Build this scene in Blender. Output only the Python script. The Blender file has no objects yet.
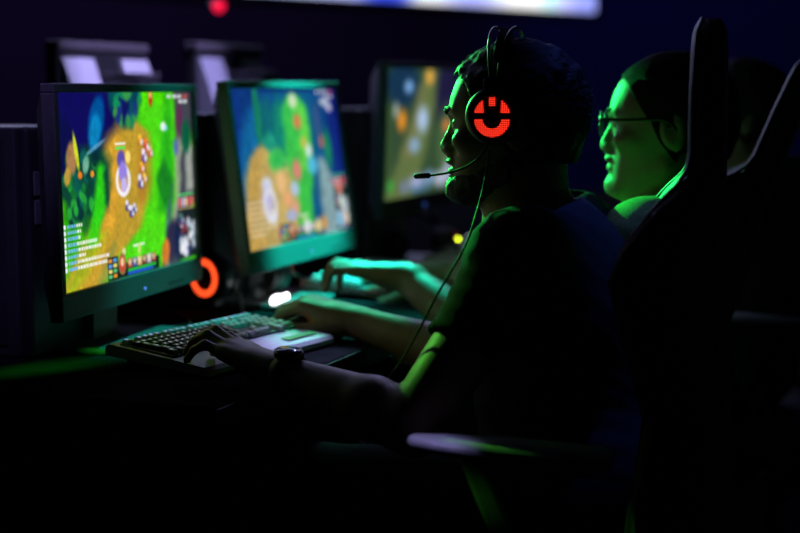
import bpy, bmesh, math, random
import numpy as np
import openvdb
from mathutils import Vector, Matrix

random.seed(7)
rng = np.random.RandomState(11)
S = bpy.context.scene
COL = S.collection
PI = math.pi
EYE = 1.16                       # camera height in metres
FPX = 1560.0                     # focal length in pixels of the 800 px frame
PITCH = math.atan((266.5 - 90.0) / FPX)
CP, SP = math.cos(PITCH), math.sin(PITCH)


def at(px, py, Y):
    """point at forward distance Y seen at pixel (px, py) of the photograph"""
    x, u = px - 400.0, 266.5 - py
    d = np.array([x, FPX * CP + u * SP, -FPX * SP + u * CP])
    return d * (Y / d[1]) + np.array([0, 0, EYE])


def V(*a):
    return np.array(a, float)


def unit(v):
    v = np.asarray(v, float)
    return v / np.linalg.norm(v)


def lerp(a, b, t):
    return np.asarray(a) * (1 - t) + np.asarray(b) * t


# ------------------------------------------------------------------ materials
MATS = {}


def mat(name, col, rough=.5, metal=0., var=.12, scale=30., bump=0., bscale=200., spec=.5, sheen=0., sss=0., emit=None, estr=0.):
    if name in MATS:
        return MATS[name]
    m = bpy.data.materials.new(name)
    m.use_nodes = True
    nt = m.node_tree
    b = nt.nodes['Principled BSDF']
    tc = nt.nodes.new('ShaderNodeTexCoord')
    nz = nt.nodes.new('ShaderNodeTexNoise')
    nz.inputs['Scale'].default_value = scale
    nz.inputs['Detail'].default_value = 4
    nt.links.new(tc.outputs['Object'], nz.inputs['Vector'])
    cr = nt.nodes.new('ShaderNodeValToRGB')
    c = np.array(col)
    cr.color_ramp.elements[0].position = .3
    cr.color_ramp.elements[1].position = .7
    cr.color_ramp.elements[0].color = (*np.clip(c * (1 - var), 0, 1), 1)
    cr.color_ramp.elements[1].color = (*np.clip(c * (1 + var), 0, 1), 1)
    nt.links.new(nz.outputs['Fac'], cr.inputs['Fac'])
    nt.links.new(cr.outputs['Color'], b.inputs['Base Color'])
    b.inputs['Roughness'].default_value = rough
    b.inputs['Metallic'].default_value = metal
    b.inputs['Specular IOR Level'].default_value = spec
    if sheen:
        b.inputs['Sheen Weight'].default_value = sheen
    if sss:
        b.inputs['Subsurface Weight'].default_value = sss
        b.inputs['Subsurface Radius'].default_value = (.008, .003, .002)
    if bump:
        n2 = nt.nodes.new('ShaderNodeTexNoise')
        n2.inputs['Scale'].default_value = bscale
        n2.inputs['Detail'].default_value = 3
        nt.links.new(tc.outputs['Object'], n2.inputs['Vector'])
        bp = nt.nodes.new('ShaderNodeBump')
        bp.inputs['Strength'].default_value = bump
        bp.inputs['Distance'].default_value = .002
        nt.links.new(n2.outputs['Fac'], bp.inputs['Height'])
        nt.links.new(bp.outputs['Normal'], b.inputs['Normal'])
    if emit:
        b.inputs['Emission Color'].default_value = (*emit, 1)
        b.inputs['Emission Strength'].default_value = estr
    MATS[name] = m
    return m


def led_mat(name, col, strength, dots=0.):
    """a lamp; with dots > 0 the light comes through a fine perforated grille"""
    m = bpy.data.materials.new(name)
    m.use_nodes = True
    nt = m.node_tree
    b = nt.nodes['Principled BSDF']
    b.inputs['Base Color'].default_value = (.02, .02, .02, 1)
    b.inputs['Emission Color'].default_value = (*col, 1)
    b.inputs['Emission Strength'].default_value = strength
    tc = nt.nodes.new('ShaderNodeTexCoord')
    if dots:
        vo = nt.nodes.new('ShaderNodeTexVoronoi')
        vo.inputs['Scale'].default_value = dots
        vo.inputs['Randomness'].default_value = 0.0
        vo.voronoi_dimensions = '2D'
        nt.links.new(tc.outputs['UV'], vo.inputs['Vector'])
        mr = nt.nodes.new('ShaderNodeMapRange')
        mr.inputs['From Min'].default_value = .22
        mr.inputs['From Max'].default_value = .52
        mr.inputs['To Min'].default_value = strength * 1.6
        mr.inputs['To Max'].default_value = strength * .05
        nt.links.new(vo.outputs['Distance'], mr.inputs['Value'])
        nt.links.new(mr.outputs['Result'], b.inputs['Emission Strength'])
    else:
        nz = nt.nodes.new('ShaderNodeTexNoise')
        nz.inputs['Scale'].default_value = 40
        nt.links.new(tc.outputs['Object'], nz.inputs['Vector'])
        mr = nt.nodes.new('ShaderNodeMapRange')
        mr.inputs['To Min'].default_value = strength * .85
        mr.inputs['To Max'].default_value = strength * 1.15
        nt.links.new(nz.outputs['Fac'], mr.inputs['Value'])
        nt.links.new(mr.outputs['Result'], b.inputs['Emission Strength'])
    return m


def screen_mat(name, strength=1.0):
    m = bpy.data.materials.new(name)
    m.use_nodes = True
    nt = m.node_tree
    b = nt.nodes['Principled BSDF']
    b.inputs['Base Color'].default_value = (.01, .01, .012, 1)
    b.inputs['Roughness'].default_value = .45
    a = nt.nodes.new('ShaderNodeAttribute')
    a.attribute_name = 'picture'
    nt.links.new(a.outputs['Color'], b.inputs['Emission Color'])
    b.inputs['Emission Strength'].default_value = strength
    return m


# ------------------------------------------------------------------ objects
def tagged(o, label=None, cat=None, group=None, kind=None):
    if label:
        o['label'] = label
    if cat:
        o['category'] = cat
    if group:
        o['group'] = group
    if kind:
        o['kind'] = kind
    return o


def thing(name, loc, rz, label, cat, group=None):
    o = bpy.data.objects.new(name, None)
    o.empty_display_size = .05
    COL.objects.link(o)
    o.location = loc
    o.rotation_euler = (0, 0, rz)
    return tagged(o, label, cat, group)


def from_bm(name, bm, m, parent=None, smooth=False, label=None):
    me = bpy.data.meshes.new(name)
    bmesh.ops.recalc_face_normals(bm, faces=bm.faces)
    bm.to_mesh(me)
    bm.free()
    return from_me(name, me, m, parent, smooth, label)


def from_me(name, me, m, parent=None, smooth=False, label=None):
    if m is not None and not me.materials:
        me.materials.append(m)
    if smooth:
        me.polygons.foreach_set('use_smooth', [True] * len(me.polygons))
    o = bpy.data.objects.new(name, me)
    COL.objects.link(o)
    if parent is not None:
        o.parent = parent
    if label:
        o['label'] = label
    return o


def kids(o):
    return [c for c in bpy.data.objects if c.parent == o]


def copy_tree(o, parent=None):
    c = o.copy()
    COL.objects.link(c)
    if parent is not None:
        c.parent = parent
    for ch in kids(o):
        copy_tree(ch, c)
    return c


def box(bm, c, s, M=None, bev=0., seg=2):
    r = bmesh.ops.create_cube(bm, size=1.)
    vs = r['verts']
    bmesh.ops.scale(bm, vec=s, verts=vs)
    if bev:
        es = list({e for v in vs for e in v.link_edges})
        g = bmesh.ops.bevel(bm, geom=es, offset=bev, segments=seg, profile=.5, affect='EDGES')
        vs = list({v for f in g['faces'] for v in f.verts} | {v for v in vs if v.is_valid})
    if M is not None:
        bmesh.ops.transform(bm, matrix=M, verts=vs)
    bmesh.ops.translate(bm, vec=c, verts=vs)
    return vs


def bx(c, s, bev=0., seg=2, M=None):
    bm = bmesh.new()
    box(bm, c, s, M, bev, seg)
    return bm


def lathe(bm, prof, n=32, M=None):
    """prof: list of (radius, height) around z, closed with caps"""
    rings = []
    for r, z in prof:
        ring = []
        for k in range(n):
            a = 2 * PI * k / n
            v = Vector((r * math.cos(a), r * math.sin(a), z))
            ring.append(bm.verts.new(M @ v if M else v))
        rings.append(ring)
    for a, b in zip(rings, rings[1:]):
        for k in range(n):
            bm.faces.new((a[k], a[(k + 1) % n], b[(k + 1) % n], b[k]))
    bm.faces.new(rings[0][::-1])
    bm.faces.new(rings[-1])


def catmull(pts, n=8):
    P = [np.asarray(p, float) for p in pts]
    P = [2 * P[0] - P[1]] + P + [2 * P[-1] - P[-2]]
    out = []
    for i in range(1, len(P) - 2):
        for k in range(n):
            t = k / n
            a, b, c, d = P[i - 1], P[i], P[i + 1], P[i + 2]
            out.append(.5 * (2 * b + (c - a) * t + (2 * a - 5 * b + 4 * c - d) * t * t + (3 * b - a - 3 * c + d) * t ** 3))
    out.append(P[-2])
    return out


def tube(bm, pts, r, n=8, flat=1.0, up=(0, 0, 1)):
    """swept tube through pts; r a number or a list; flat scales the section along the binormal"""
    pts = [np.asarray(p, float) for p in pts]
    rs = r if hasattr(r, '__len__') else [r] * len(pts)
    rings = []
    N = None
    for i, p in enumerate(pts):
        t = unit(pts[min(i + 1, len(pts) - 1)] - pts[max(i - 1, 0)] + 1e-12)
        if N is None:
            N = np.cross(t, up)
            if np.linalg.norm(N) < 1e-3:
                N = np.cross(t, (1, 0, 0))
        N = unit(N - t * np.dot(N, t))
        B = np.cross(t, N)
        rings.append([bm.verts.new(p + rs[i] * (math.cos(a) * N + flat * math.sin(a) * B)) for a in [2 * PI * k / n for k in range(n)]])
    for a, b in zip(rings, rings[1:]):
        for k in range(n):
            bm.faces.new((a[k], a[(k + 1) % n], b[(k + 1) % n], b[k]))
    bm.faces.new(rings[0][::-1])
    bm.faces.new(rings[-1])


def prism(bm, poly, axis_len, M=None):
    """polygon in the xz plane extruded along y, centred"""
    a = [bm.verts.new(Vector((x, -axis_len / 2, z))) for x, z in poly]
    b = [bm.verts.new(Vector((x, axis_len / 2, z))) for x, z in poly]
    bm.faces.new(a)
    bm.faces.new(b[::-1])
    n = len(poly)
    for k in range(n):
        bm.faces.new((a[k], b[k], b[(k + 1) % n], a[(k + 1) % n]))
    if M:
        bmesh.ops.transform(bm, matrix=M, verts=a + b)


# ------------------------------------------------------------------ implicit surfaces (bodies and cloth)
class Field:
    def __init__(self, lo, hi, h):
        self.lo, self.h = np.asarray(lo, float), h
        n = np.ceil((np.asarray(hi) - self.lo) / h).astype(int) + 1
        self.n = n
        self.d = np.full(tuple(n), .08, np.float32)

    def block(self, lo, hi):
        i0 = np.clip(np.floor((np.asarray(lo) - self.lo) / self.h).astype(int), 0, self.n - 1)
        i1 = np.clip(np.ceil((np.asarray(hi) - self.lo) / self.h).astype(int) + 1, 1, self.n)
        i1 = np.maximum(i1, i0 + 1)
        ax = [self.lo[k] + self.h * np.arange(i0[k], i1[k]) for k in range(3)]
        X, Y, Z = np.meshgrid(*ax, indexing='ij')
        return tuple(slice(a, b) for a, b in zip(i0, i1)), np.stack([X, Y, Z], -1)

    def merge(self, sl, d, k, sub=False):
        a = self.d[sl]
        if sub:
            h = np.clip(.5 - .5 * (d + a) / max(k, 1e-6), 0, 1)
            self.d[sl] = a * (1 - h) - d * h + k * h * (1 - h)
        else:
            h = np.clip(.5 + .5 * (d - a) / max(k, 1e-6), 0, 1)
            self.d[sl] = d * (1 - h) + a * h - k * h * (1 - h)

    def cone(self, a, b, r1, r2, k=.01, sub=False):
        a, b = np.asarray(a, float), np.asarray(b, float)
        m = max(r1, r2) + k + 3 * self.h
        sl, P = self.block(np.minimum(a, b) - m, np.maximum(a, b) + m)
        ab = b - a
        t = np.clip(((P - a) @ ab) / max(ab @ ab, 1e-9), 0, 1)
        d = np.linalg.norm(P - a - t[..., None] * ab, axis=-1) - (r1 + (r2 - r1) * t)
        self.merge(sl, d, k, sub)

    def ball(self, c, rad, R=None, k=.01, sub=False):
        """ellipsoid; the rows of R are its axes"""
        c, rad = np.asarray(c, float), np.asarray(rad, float)
        R = np.eye(3) if R is None else R
        m = rad.max() + k + 3 * self.h
        sl, P = self.block(c - m, c + m)
        q = (P - c) @ np.asarray(R).T
        k0 = np.linalg.norm(q / rad, axis=-1)
        k1 = np.linalg.norm(q / rad ** 2, axis=-1)
        d = np.where(k1 > 1e-9, k0 * (k0 - 1) / np.maximum(k1, 1e-9), -rad.min())
        self.merge(sl, d, k, sub)

    def func(self, f, lo, hi, k=.01, sub=False):
        sl, P = self.block(lo, hi)
        self.merge(sl, f(P), k, sub)

    def cut(self, p, nrm, lo=None, hi=None):
        """remove everything on the side the normal points to"""
        lo = self.lo if lo is None else lo
        hi = self.lo + self.h * self.n if hi is None else hi
        sl, P = self.block(lo, hi)
        self.d[sl] = np.maximum(self.d[sl], (P - np.asarray(p)) @ unit(nrm))

    def mesh(self, name, base=(0, 0, 0), smooth=1):
        self.d[0], self.d[-1], self.d[:, 0], self.d[:, -1], self.d[:, :, 0], self.d[:, :, -1] = (.08,) * 6
        g = openvdb.FloatGrid(.08)
        g.copyFromArray(np.ascontiguousarray(self.d))
        pts, quads = g.convertToQuads(0.)
        pts = pts * self.h + self.lo
        if smooth:                                   # a few Laplacian passes take the voxel steps away
            e = np.concatenate([quads[:, [0, 1]], quads[:, [1, 2]], quads[:, [2, 3]], quads[:, [3, 0]]])
            for _ in range(smooth):
                acc = np.zeros_like(pts)
                cnt = np.zeros(len(pts))
                np.add.at(acc, e[:, 0], pts[e[:, 1]])
                np.add.at(acc, e[:, 1], pts[e[:, 0]])
                np.add.at(cnt, e.ravel(), 1)
                pts = .5 * pts + .5 * acc / np.maximum(cnt, 1)[:, None]
        me = bpy.data.meshes.new(name)
        pts = pts - np.asarray(base)
        nv, nq = len(pts), len(quads)
        me.vertices.add(nv)
        me.vertices.foreach_set('co', pts.astype(np.float32).ravel())
        me.loops.add(nq * 4)
        me.loops.foreach_set('vertex_index', quads[:, ::-1].astype(np.int32).ravel())
        me.polygons.add(nq)
        me.polygons.foreach_set('loop_start', np.arange(0, nq * 4, 4, dtype=np.int32))
        me.update(calc_edges=True)
        me.validate()
        return me


def vnoise(P, scale, seed=0):
    """smooth value noise of 3-D points"""
    r = np.random.RandomState(seed).rand(32, 32, 32)
    q = np.asarray(P) * scale
    i = np.floor(q).astype(int)
    f = q - i
    f = f * f * (3 - 2 * f)
    i &= 31
    j = (i + 1) & 31
    x0, y0, z0, x1, y1, z1 = i[..., 0], i[..., 1], i[..., 2], j[..., 0], j[..., 1], j[..., 2]
    fx, fy, fz = f[..., 0], f[..., 1], f[..., 2]
    c = lambda a, b, t: a + (b - a) * t
    return c(c(c(r[x0, y0, z0], r[x1, y0, z0], fx), c(r[x0, y1, z0], r[x1, y1, z0], fx), fy),
             c(c(r[x0, y0, z1], r[x1, y0, z1], fx), c(r[x0, y1, z1], r[x1, y1, z1], fx), fy), fz) - .5

# ------------------------------------------------------------------ people
def hand(F, wrist, fdir, up, thumb_side, curls, s=1.0, spread=.06, thumb=(.75, -.35, .35)):
    """palm, four unequal bent fingers and a thumb; thumb_side is the lateral direction of the thumb"""
    X = unit(fdir)
    Z = unit(np.asarray(up) - X * np.dot(up, X))
    Y = unit(np.cross(Z, X))
    if np.dot(Y, thumb_side) < 0:
        Y = -Y
    W = np.asarray(wrist, float)
    L = lambda x, y, z: W + s * (x * X + y * Y + z * Z)
    mcp = [(.088, .026, .0), (.092, .006, .002), (.087, -.014, .0), (.077, -.032, -.004)]
    seg = [(.042, .026, .021), (.046, .029, .022), (.042, .027, .022), (.033, .021, .019)]
    rad = [(.0098, .0085, .0072), (.01, .0087, .0073), (.0096, .0083, .007), (.0085, .0073, .0063)]
    for (x, y, z), (r0, _, _) in zip(mcp, rad):
        F.cone(L(-.005, y * .55, 0), L(x, y, z), .0165 * s, (r0 + .003) * s, .012)
    F.cone(L(-.03, .008, 0), L(.03, .006, -.004), .021 * s, .02 * s, .014)
    F.cone(L(-.03, -.008, 0), L(.03, -.012, -.004), .021 * s, .018 * s, .014)
    F.cone(L(.02, .02, -.01), L(.06, .024, -.012), .017 * s, .012 * s, .012)
    tips = []
    for i in range(4):
        p = L(*mcp[i])
        a = 0.
        yaw = (1.2 - i) * spread
        for j in range(3):
            a += curls[i][j]
            d = X * math.cos(a) * math.cos(yaw) + Y * math.sin(yaw) - Z * math.sin(a)
            q = p + s * seg[i][j] * unit(d)
            F.cone(p, q, (rad[i][j] + .0004) * s, (rad[i][min(j + 1, 2)]) * s, .0035)
            p = q
        tips.append(p)
    p = L(.018, .024, -.012)
    d = unit(X * thumb[0] + Y * .62 + Z * thumb[1])
    q = p + .046 * s * d
    F.cone(p, q, .0155 * s, .0115 * s, .008)
    d2 = unit(d + X * thumb[2])
    q2 = q + .034 * s * d2
    F.cone(q, q2, .0115 * s, .0098 * s, .004)
    F.cone(q2, q2 + .026 * s * unit(d2 + X * .3 - Y * .2), .0098 * s, .0078 * s, .004)
    return tips


def head_frame(O, yaw, nod=0.):
    f = V(-math.cos(yaw) * math.cos(nod), math.sin(yaw) * math.cos(nod), -math.sin(nod))
    left = unit(np.cross((0, 0, 1), f))
    return np.array([f, left, np.cross(f, left)])


ZK = np.array([-.130, -.124, -.116, -.100, -.085, -.060, -.040, -.010, .012, .030, .060, .085])
FK = np.array([.050, .072, .089, .0945, .0905, .0890, .0860, .0880, .0950, .0920, .0790, .055])
WK = np.array([.018, .026, .036, .047, .055, .062, .067, .070, .0715, .0720, .0700, .060])


def head(F, O, H, s, chin=0., ears=True):
    """skull, face, ears; H rows are the forward, left and up axes"""
    L = lambda x, y, z: O + s * (x * H[0] + y * H[1] + z * H[2])
    F.ball(L(-.004, 0, .018), V(.098, .0755, .088) * s, H, .01)

    def face(P):
        q = (P - O) @ H.T / s
        x, y, z = q[..., 0], q[..., 1], q[..., 2]
        f = np.interp(z, ZK, FK)
        w = np.interp(z, ZK, WK)
        back = np.interp(z, [-.13, -.1, -.06, 0, .08], [.03, -.002, -.03, -.05, -.05])
        fx = np.where(x > 0, np.abs(x) / f, np.abs(x) / np.abs(back - 0.002).clip(.012, None))
        g = (fx ** 2.35 + np.abs(y / w) ** 2.35) ** (1 / 2.35)
        d = (g - 1) * np.minimum(f, w) * .85
        d = np.maximum(d, -.127 - z)
        d = np.maximum(d, z - .06)
        return d * s
    F.func(face, O - .15 * s, O + .15 * s, .012 * s)
    for y in (1, -1):
        F.cone(L(.078, y * .038, .014), L(.0915, y * .012, .010), .0085 * s, .0075 * s, .008 * s)      # brow
        F.ball(L(.058, y * .049, -.030), V(.026, .016, .015) * s, H, .016 * s)                       # cheekbone
        F.cone(L(-.004, y * .056, -.070), L(.068, y * .020, -.110), .015 * s, .013 * s, .016 * s)       # jaw
        F.ball(L(.098, y * .031, -.005), V(.018, .016, .0125) * s, H, .008 * s, sub=True)               # eye socket
        F.ball(L(.0735, y * .031, -.006), V(.0125, .0135, .0125) * s, H, .003 * s)                      # lids
        F.ball(L(.094, y * .0125, -.0425), V(.011, .0075, .008) * s, H, .006 * s)                       # nostril wing
    F.cone(L(.086, 0, .002), L(.1035, 0, -.0385), .0068 * s, .0092 * s, .008 * s)                        # nose
    F.cone(L(.1045, 0, -.0445), L(.092, 0, -.0535), .006 * s, .006 * s, .005 * s)
    F.ball(L(.0905, 0, -.0615), V(.013, .023, .0068) * s, H, .004 * s)                                   # lips
    F.ball(L(.0885, 0, -.0755), V(.0125, .020, .0068) * s, H, .004 * s)
    F.ball(L(.100, 0, -.0685), V(.010, .026, .0018) * s, H, .002 * s, sub=True)
    F.ball(L(.082 + chin, 0, -.104), V(.0175, .020, .016) * s, H, .012 * s)                              # chin
    for y in (1, -1) if ears else ():                                                                     # ears
        t = math.radians(-14)
        E = np.array([H[0] * math.cos(t) + H[2] * math.sin(t), H[1] * 1.0, -H[0] * math.sin(t) + H[2] * math.cos(t)])
        F.ball(L(-.012, y * .074, -.012), V(.0195, .0085, .033) * s, E, .004 * s)
        F.ball(L(-.010, y * .082, -.006), V(.0115, .006, .021) * s, E, .003 * s, sub=True)


def skull_d(P, O, H, s):
    """distance to the bare skull and neck nape, for hair"""
    q = (P - O) @ H.T / s
    k0 = np.linalg.norm((q - V(-.004, 0, .018)) / V(.098, .0755, .088), axis=-1)
    d = (k0 - 1) * .084
    a, b = V(-.050, 0, -.005), V(-.034, 0, -.08)
    t = np.clip(((q - a) @ (b - a)) / ((b - a) @ (b - a)), 0, 1)
    d2 = np.linalg.norm(q - a - t[..., None] * (b - a), axis=-1) - (.054 - .008 * t)
    return np.minimum(d, d2), q


def hair_mesh(O, H, s, thick, front, sides, nape, rough, h, seed, base):
    F = Field(O - .17 * s, O + .17 * s, h)
    sl, P = F.block(O - .17 * s, O + .17 * s)
    d, q = skull_d(P, O, H, s)
    F0 = Field(F.lo, O + .17 * s, h)
    head(F0, O, H, s, ears=False)
    d = np.minimum(d, F0.d[sl] / s)
    x, y, z = q[..., 0], q[..., 1], q[..., 2]
    topw = np.clip((z - .0) / .08, 0, 1)
    d = d - thick * (.35 + .65 * topw) + rough * (vnoise(q, 55, seed) + .6 * vnoise(q, 120, seed + 1))
    zq = z + min(.012, rough * 1.6) * vnoise(q, 40, seed + 2)
    cutf = x - np.interp(zq, [-.12, -.03, 0, .04, .058, .068, .074], [-.06, sides - .008, sides + .008, .054, .064, .077, .2])
    d = np.maximum(d, cutf)
    d = np.maximum(d, nape - z - .35 * (x + .05).clip(0, .2))
    F.d[sl] = d * s
    return F.mesh('hair', base, 1)


def strands(bm, O, H, s, n, seed, lens, lift, rad, zmin=-.03):
    r = np.random.RandomState(seed)
    k = 0
    while k < n:
        v = unit(r.normal(size=3))
        p = V(-.004, 0, .018) + v * V(.104, .081, .096)
        if p[2] < zmin or p[0] > np.interp(p[2], [-.03, 0, .04, .06, .07, .076], [-.01, .015, .048, .062, .076, .2]):
            continue
        k += 1
        flow = unit(V(-.5, r.normal() * .5, .25) + r.normal(size=3) * .55)
        if p[0] > .05:
            flow = unit(V(.55, r.normal() * .5, .6) + r.normal(size=3) * .45)
        nr = unit(v / V(.106, .083, .098))
        ln = lens * (.5 + r.rand())
        pts = []
        for t in (0, .35, .7, 1.):
            pts.append(O + s * (H.T @ (p - nr * .006 + nr * lift * t * (1.4 - .7 * t) + (flow - nr * np.dot(flow, nr)) * ln * t + V(0, 0, -.004) * t * t)))
        tube(bm, pts, [rad, rad * .85, rad * .55, rad * .12], 4)


def torso(F, J, g, k=.03, legs=False):
    R = unit(J['shR'] - J['shL'])
    U = unit(J['neck'] - J['pelvis'])
    Fw = unit(np.cross(U, R))
    if np.dot(Fw, J['face']) < 0:
        Fw = -Fw
    R = np.cross(Fw, U) * (1 if np.dot(np.cross(Fw, U), R) > 0 else -1)
    B = np.array([Fw, R, U])
    s = J['s']
    c = lambda t, f=0.: lerp(J['pelvis'], J['neck'], t) + Fw * f * s
    F.ball(c(.66, -.012), V(.112, .160, .19) * s + g, B, k)
    F.ball(c(.84, -.035), V(.085, .150, .12) * s + g, B, k)
    F.ball(c(.34, .008), V(.112, .148, .19) * s + g, B, k)
    F.ball(c(.03, 0), V(.118, .165, .125) * s + g, B, k)
    for e in ('L', 'R'):
        F.cone(J['neck'] - Fw * .012 * s, J['sh' + e], .052 * s + g, .056 * s + g, k)
        F.cone(c(.80, -.01), J['sh' + e], .08 * s + g, .058 * s + g, k)
    return B


def person(name, label, J, h, lo, hi, skin, shirtm, trouserm, shoem, collar=0.):
    base = V(J['pelvis'][0], J['pelvis'][1], 0)
    root = thing(name, base, 0, label, 'person', None)
    s = J['s']
    H = head_frame(J['head'], J['yaw'], J.get('nod', 0))
    F = Field(lo, hi, h)
    B = torso(F, J, 0.)
    F.cone(J['neck'] + B[0] * .0, J['head'] + s * (H.T @ V(-.022, 0, -.072)), .060 * s, .056 * s, .02)
    F.cone(J['neck'] + B[0] * .02 * s, J['head'] + s * (H.T @ V(.0, 0, -.085)), .05 * s, .048 * s, .02)
    head(F, J['head'], H, s)
    for e in ('L', 'R'):
        F.cone(J['sh' + e], J['el' + e], .051 * s, .041 * s, .012)
        m = lerp(J['el' + e], J['wr' + e], .3)
        F.cone(J['el' + e], m, .042 * s, .0425 * s, .012)
        F.cone(m, J['wr' + e], .0425 * s, .026 * s, .012)
        hd = J['hand' + e]
        hand(F, J['wr' + e] + unit(hd['dir']) * .012, hd['dir'], hd['up'], hd['thumb'], hd['curl'], s * 1.0, hd.get('spread', .06), hd.get('th', (.75, -.35, .35)))
        hip = J['pelvis'] + B[1] * (.09 if e == 'R' else -.09) * s
        hip[2] = J['pelvis'][2] - .01
        J['hip' + e] = hip
        F.cone(hip, J['kn' + e], .082 * s, .055 * s, .02)
        F.cone(J['kn' + e], J['an' + e], .054 * s, .036 * s, .015)
        F.cone(J['an' + e], J['an' + e] + B[0] * .13 - V(0, 0, .045), .036 * s, .03 * s, .015)
    body = from_me('body', F.mesh('body', base, 1), skin, root, True)
    # ---- T-shirt: the torso a little larger, short sleeves with a clean hem, round neckline
    G = Field(V(*lo) + V(0, 0, .4), hi, max(h, .006))
    torso(G, J, .011)
    for e in ('L', 'R'):
        q = lerp(J['sh' + e], J['el' + e], .86)
        G.cone(J['sh' + e], q, .060 * s, .055 * s, .02)
    G.cone(J['neck'] + V(0, 0, -.01), J['neck'] + unit(J['head'] - J['neck']) * (.045 + collar), .068 * s, .064 * s, .02)
    sl, P = G.block(G.lo, G.lo + G.h * G.n)
    if J.get('folds', True):                                       # slack folds running across sleeve and side
        w = P @ unit(V(.55, .25, .8))
        G.d[sl] += (.0016 * np.sin(w * 190 + 11 * vnoise(P, 9, 3)) * (vnoise(P, 6, 4) + .45).clip(0, 1) + .010 * vnoise(P, 13, 5)).astype(np.float32)
    nk = J['neck'] + unit(J['head'] - J['neck']) * (.030 + collar) + B[0] * .0
    nd = unit(unit(J['head'] - J['neck']) + B[0] * .35)
    G.cut(nk, nd, nk - .13, nk + .16)
    for e in ('L', 'R'):
        q = lerp(J['sh' + e], J['el' + e], .56 if e == 'L' else .60)
        far = J['el' + e] + (J['el' + e] - J['sh' + e]) * .3
        sl2, P2 = G.block(np.minimum(q, far) - .11, np.maximum(q, far) + .11)
        ax = unit(J['el' + e] - J['sh' + e])
        tt = (P2 - q) @ ax
        rr = np.linalg.norm(P2 - q - tt[..., None] * ax, axis=-1)
        G.d[sl2] = np.where(rr < .085 * s, np.maximum(G.d[sl2], tt), G.d[sl2])
    G.cut(J['pelvis'] - V(0, 0, .05), (0, 0, -1))
    shirt = from_me('shirt', G.mesh('shirt', base, 1), shirtm, root, True)
    # ---- trousers
    T = Field(V(*lo), V(hi[0], hi[1], J['pelvis'][2] + .16), max(h, .008))
    T.ball(J['pelvis'], V(.128, .175, .12) * s, B, .02)
    for e in ('L', 'R'):
        T.cone(J['hip' + e], J['kn' + e], .092 * s, .068 * s, .02)
        T.cone(J['kn' + e], lerp(J['kn' + e], J['an' + e], .93), .066 * s, .056 * s, .02)
    from_me('trousers', T.mesh('trousers', base, 1), trouserm, root, True)
    for e in ('L', 'R'):
        a = J['an' + e]
        K = Field(a - .26, a + .26, .008)
        K.cone(a + V(0, 0, .01), a - V(0, 0, .045), .045, .043, .015)
        K.cone(a - V(0, 0, .05), a + B[0] * .07 - V(0, 0, .05), .042, .044, .02)
        K.cone(a + B[0] * .07 - V(0, 0, .05), a + B[0] * .16 - V(0, 0, .06), .044, .034, .02)
        K.cut((a[0], a[1], .006), (0, 0, -1))
        K.cut(a + V(0, 0, .02), (0, 0, 1))
        from_me('shoe', K.mesh('shoe', base, 1), shoem, root, True)
    J['H'], J['root'], J['base'], J['B'] = H, root, base, B
    eye = mat('eye white', (.5, .5, .48), .2)
    for y in (1, -1):
        bm = bmesh.new()
        bmesh.ops.create_uvsphere(bm, u_segments=16, v_segments=12, radius=.0115 * s)
        c = J['head'] + s * (H.T @ V(.0765, y * .031, -.0055)) - base
        bmesh.ops.translate(bm, vec=c, verts=bm.verts)
        from_bm('eye', bm, eye, root, True)
    return root


SKIN = mat('skin', (.36, .215, .145), .5, var=.10, scale=60, bump=.15, bscale=420, spec=.4)
SKIN2 = mat('lighter skin', (.29, .215, .15), .52, var=.08, scale=60, bump=.12, bscale=420, spec=.4)
BLACKSHIRT = mat('black cotton', (.020, .021, .028), .9, var=.25, scale=260, bump=.35, bscale=900, spec=.15)
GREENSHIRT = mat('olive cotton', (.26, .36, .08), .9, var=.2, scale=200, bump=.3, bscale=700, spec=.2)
GREYSHIRT = mat('grey cotton', (.08, .09, .1), .9, var=.2, scale=200, bump=.3, bscale=700, spec=.2)
DENIM = mat('black denim', (.006, .006, .008), .92, var=.3, scale=400, bump=.3, bscale=900, spec=.15)
SHOE = mat('dark shoe canvas', (.02, .02, .022), .8, var=.2, scale=200)
HAIR = mat('dark hair', (.014, .011, .010), .55, var=.35, scale=300, bump=.7, bscale=500, spec=.35)
HAIR2 = mat('cropped brown hair', (.014, .012, .011), .8, var=.4, scale=500, bump=.8, bscale=700, spec=.12)

curl_type = [(-.05, .75, .5), (-.12, .72, .5), (-.10, .80, .55), (-.02, .80, .5)]
curl_mouse = [(.10, .35, .25), (.08, .38, .28), (.20, .60, .40), (.25, .65, .45)]
curl_claw = [(.05, .95, .6), (.0, 1.0, .6), (.05, 1.05, .65), (.1, 1.0, .6)]

# --- nearest player
J1 = dict(s=1.0, head=at(515, 120, 2.3), yaw=math.radians(14), nod=math.radians(0),
          neck=V(.193, 2.30, .935), shL=V(.165, 2.125, .925), shR=V(.275, 2.472, .925), pelvis=V(.272, 2.235, .575), face=V(-.95, .32, 0),
          elL=V(.018, 2.022, .722), wrL=V(-.168, 2.172, .762), elR=V(.13, 2.46, .725), wrR=V(-.066, 2.60, .770),
          knL=V(-.135, 2.25, .575), knR=V(-.075, 2.52, .575), anL=V(-.20, 2.28, .10), anR=V(-.13, 2.55, .10),
          handL=dict(dir=V(-.72, .62, .26), up=V(.1, .1, 1), thumb=V(.6, .8, 0), curl=curl_type, spread=.09),
          handR=dict(dir=V(-.93, .36, .30), up=V(.0, -.15, 1), thumb=V(-.3, -.9, 0), curl=[(.62, .55, .30), (.62, .58, .32), (.7, .7, .4), (.75, .7, .45)], spread=.05, th=(.9, -.25, .3)))
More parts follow.
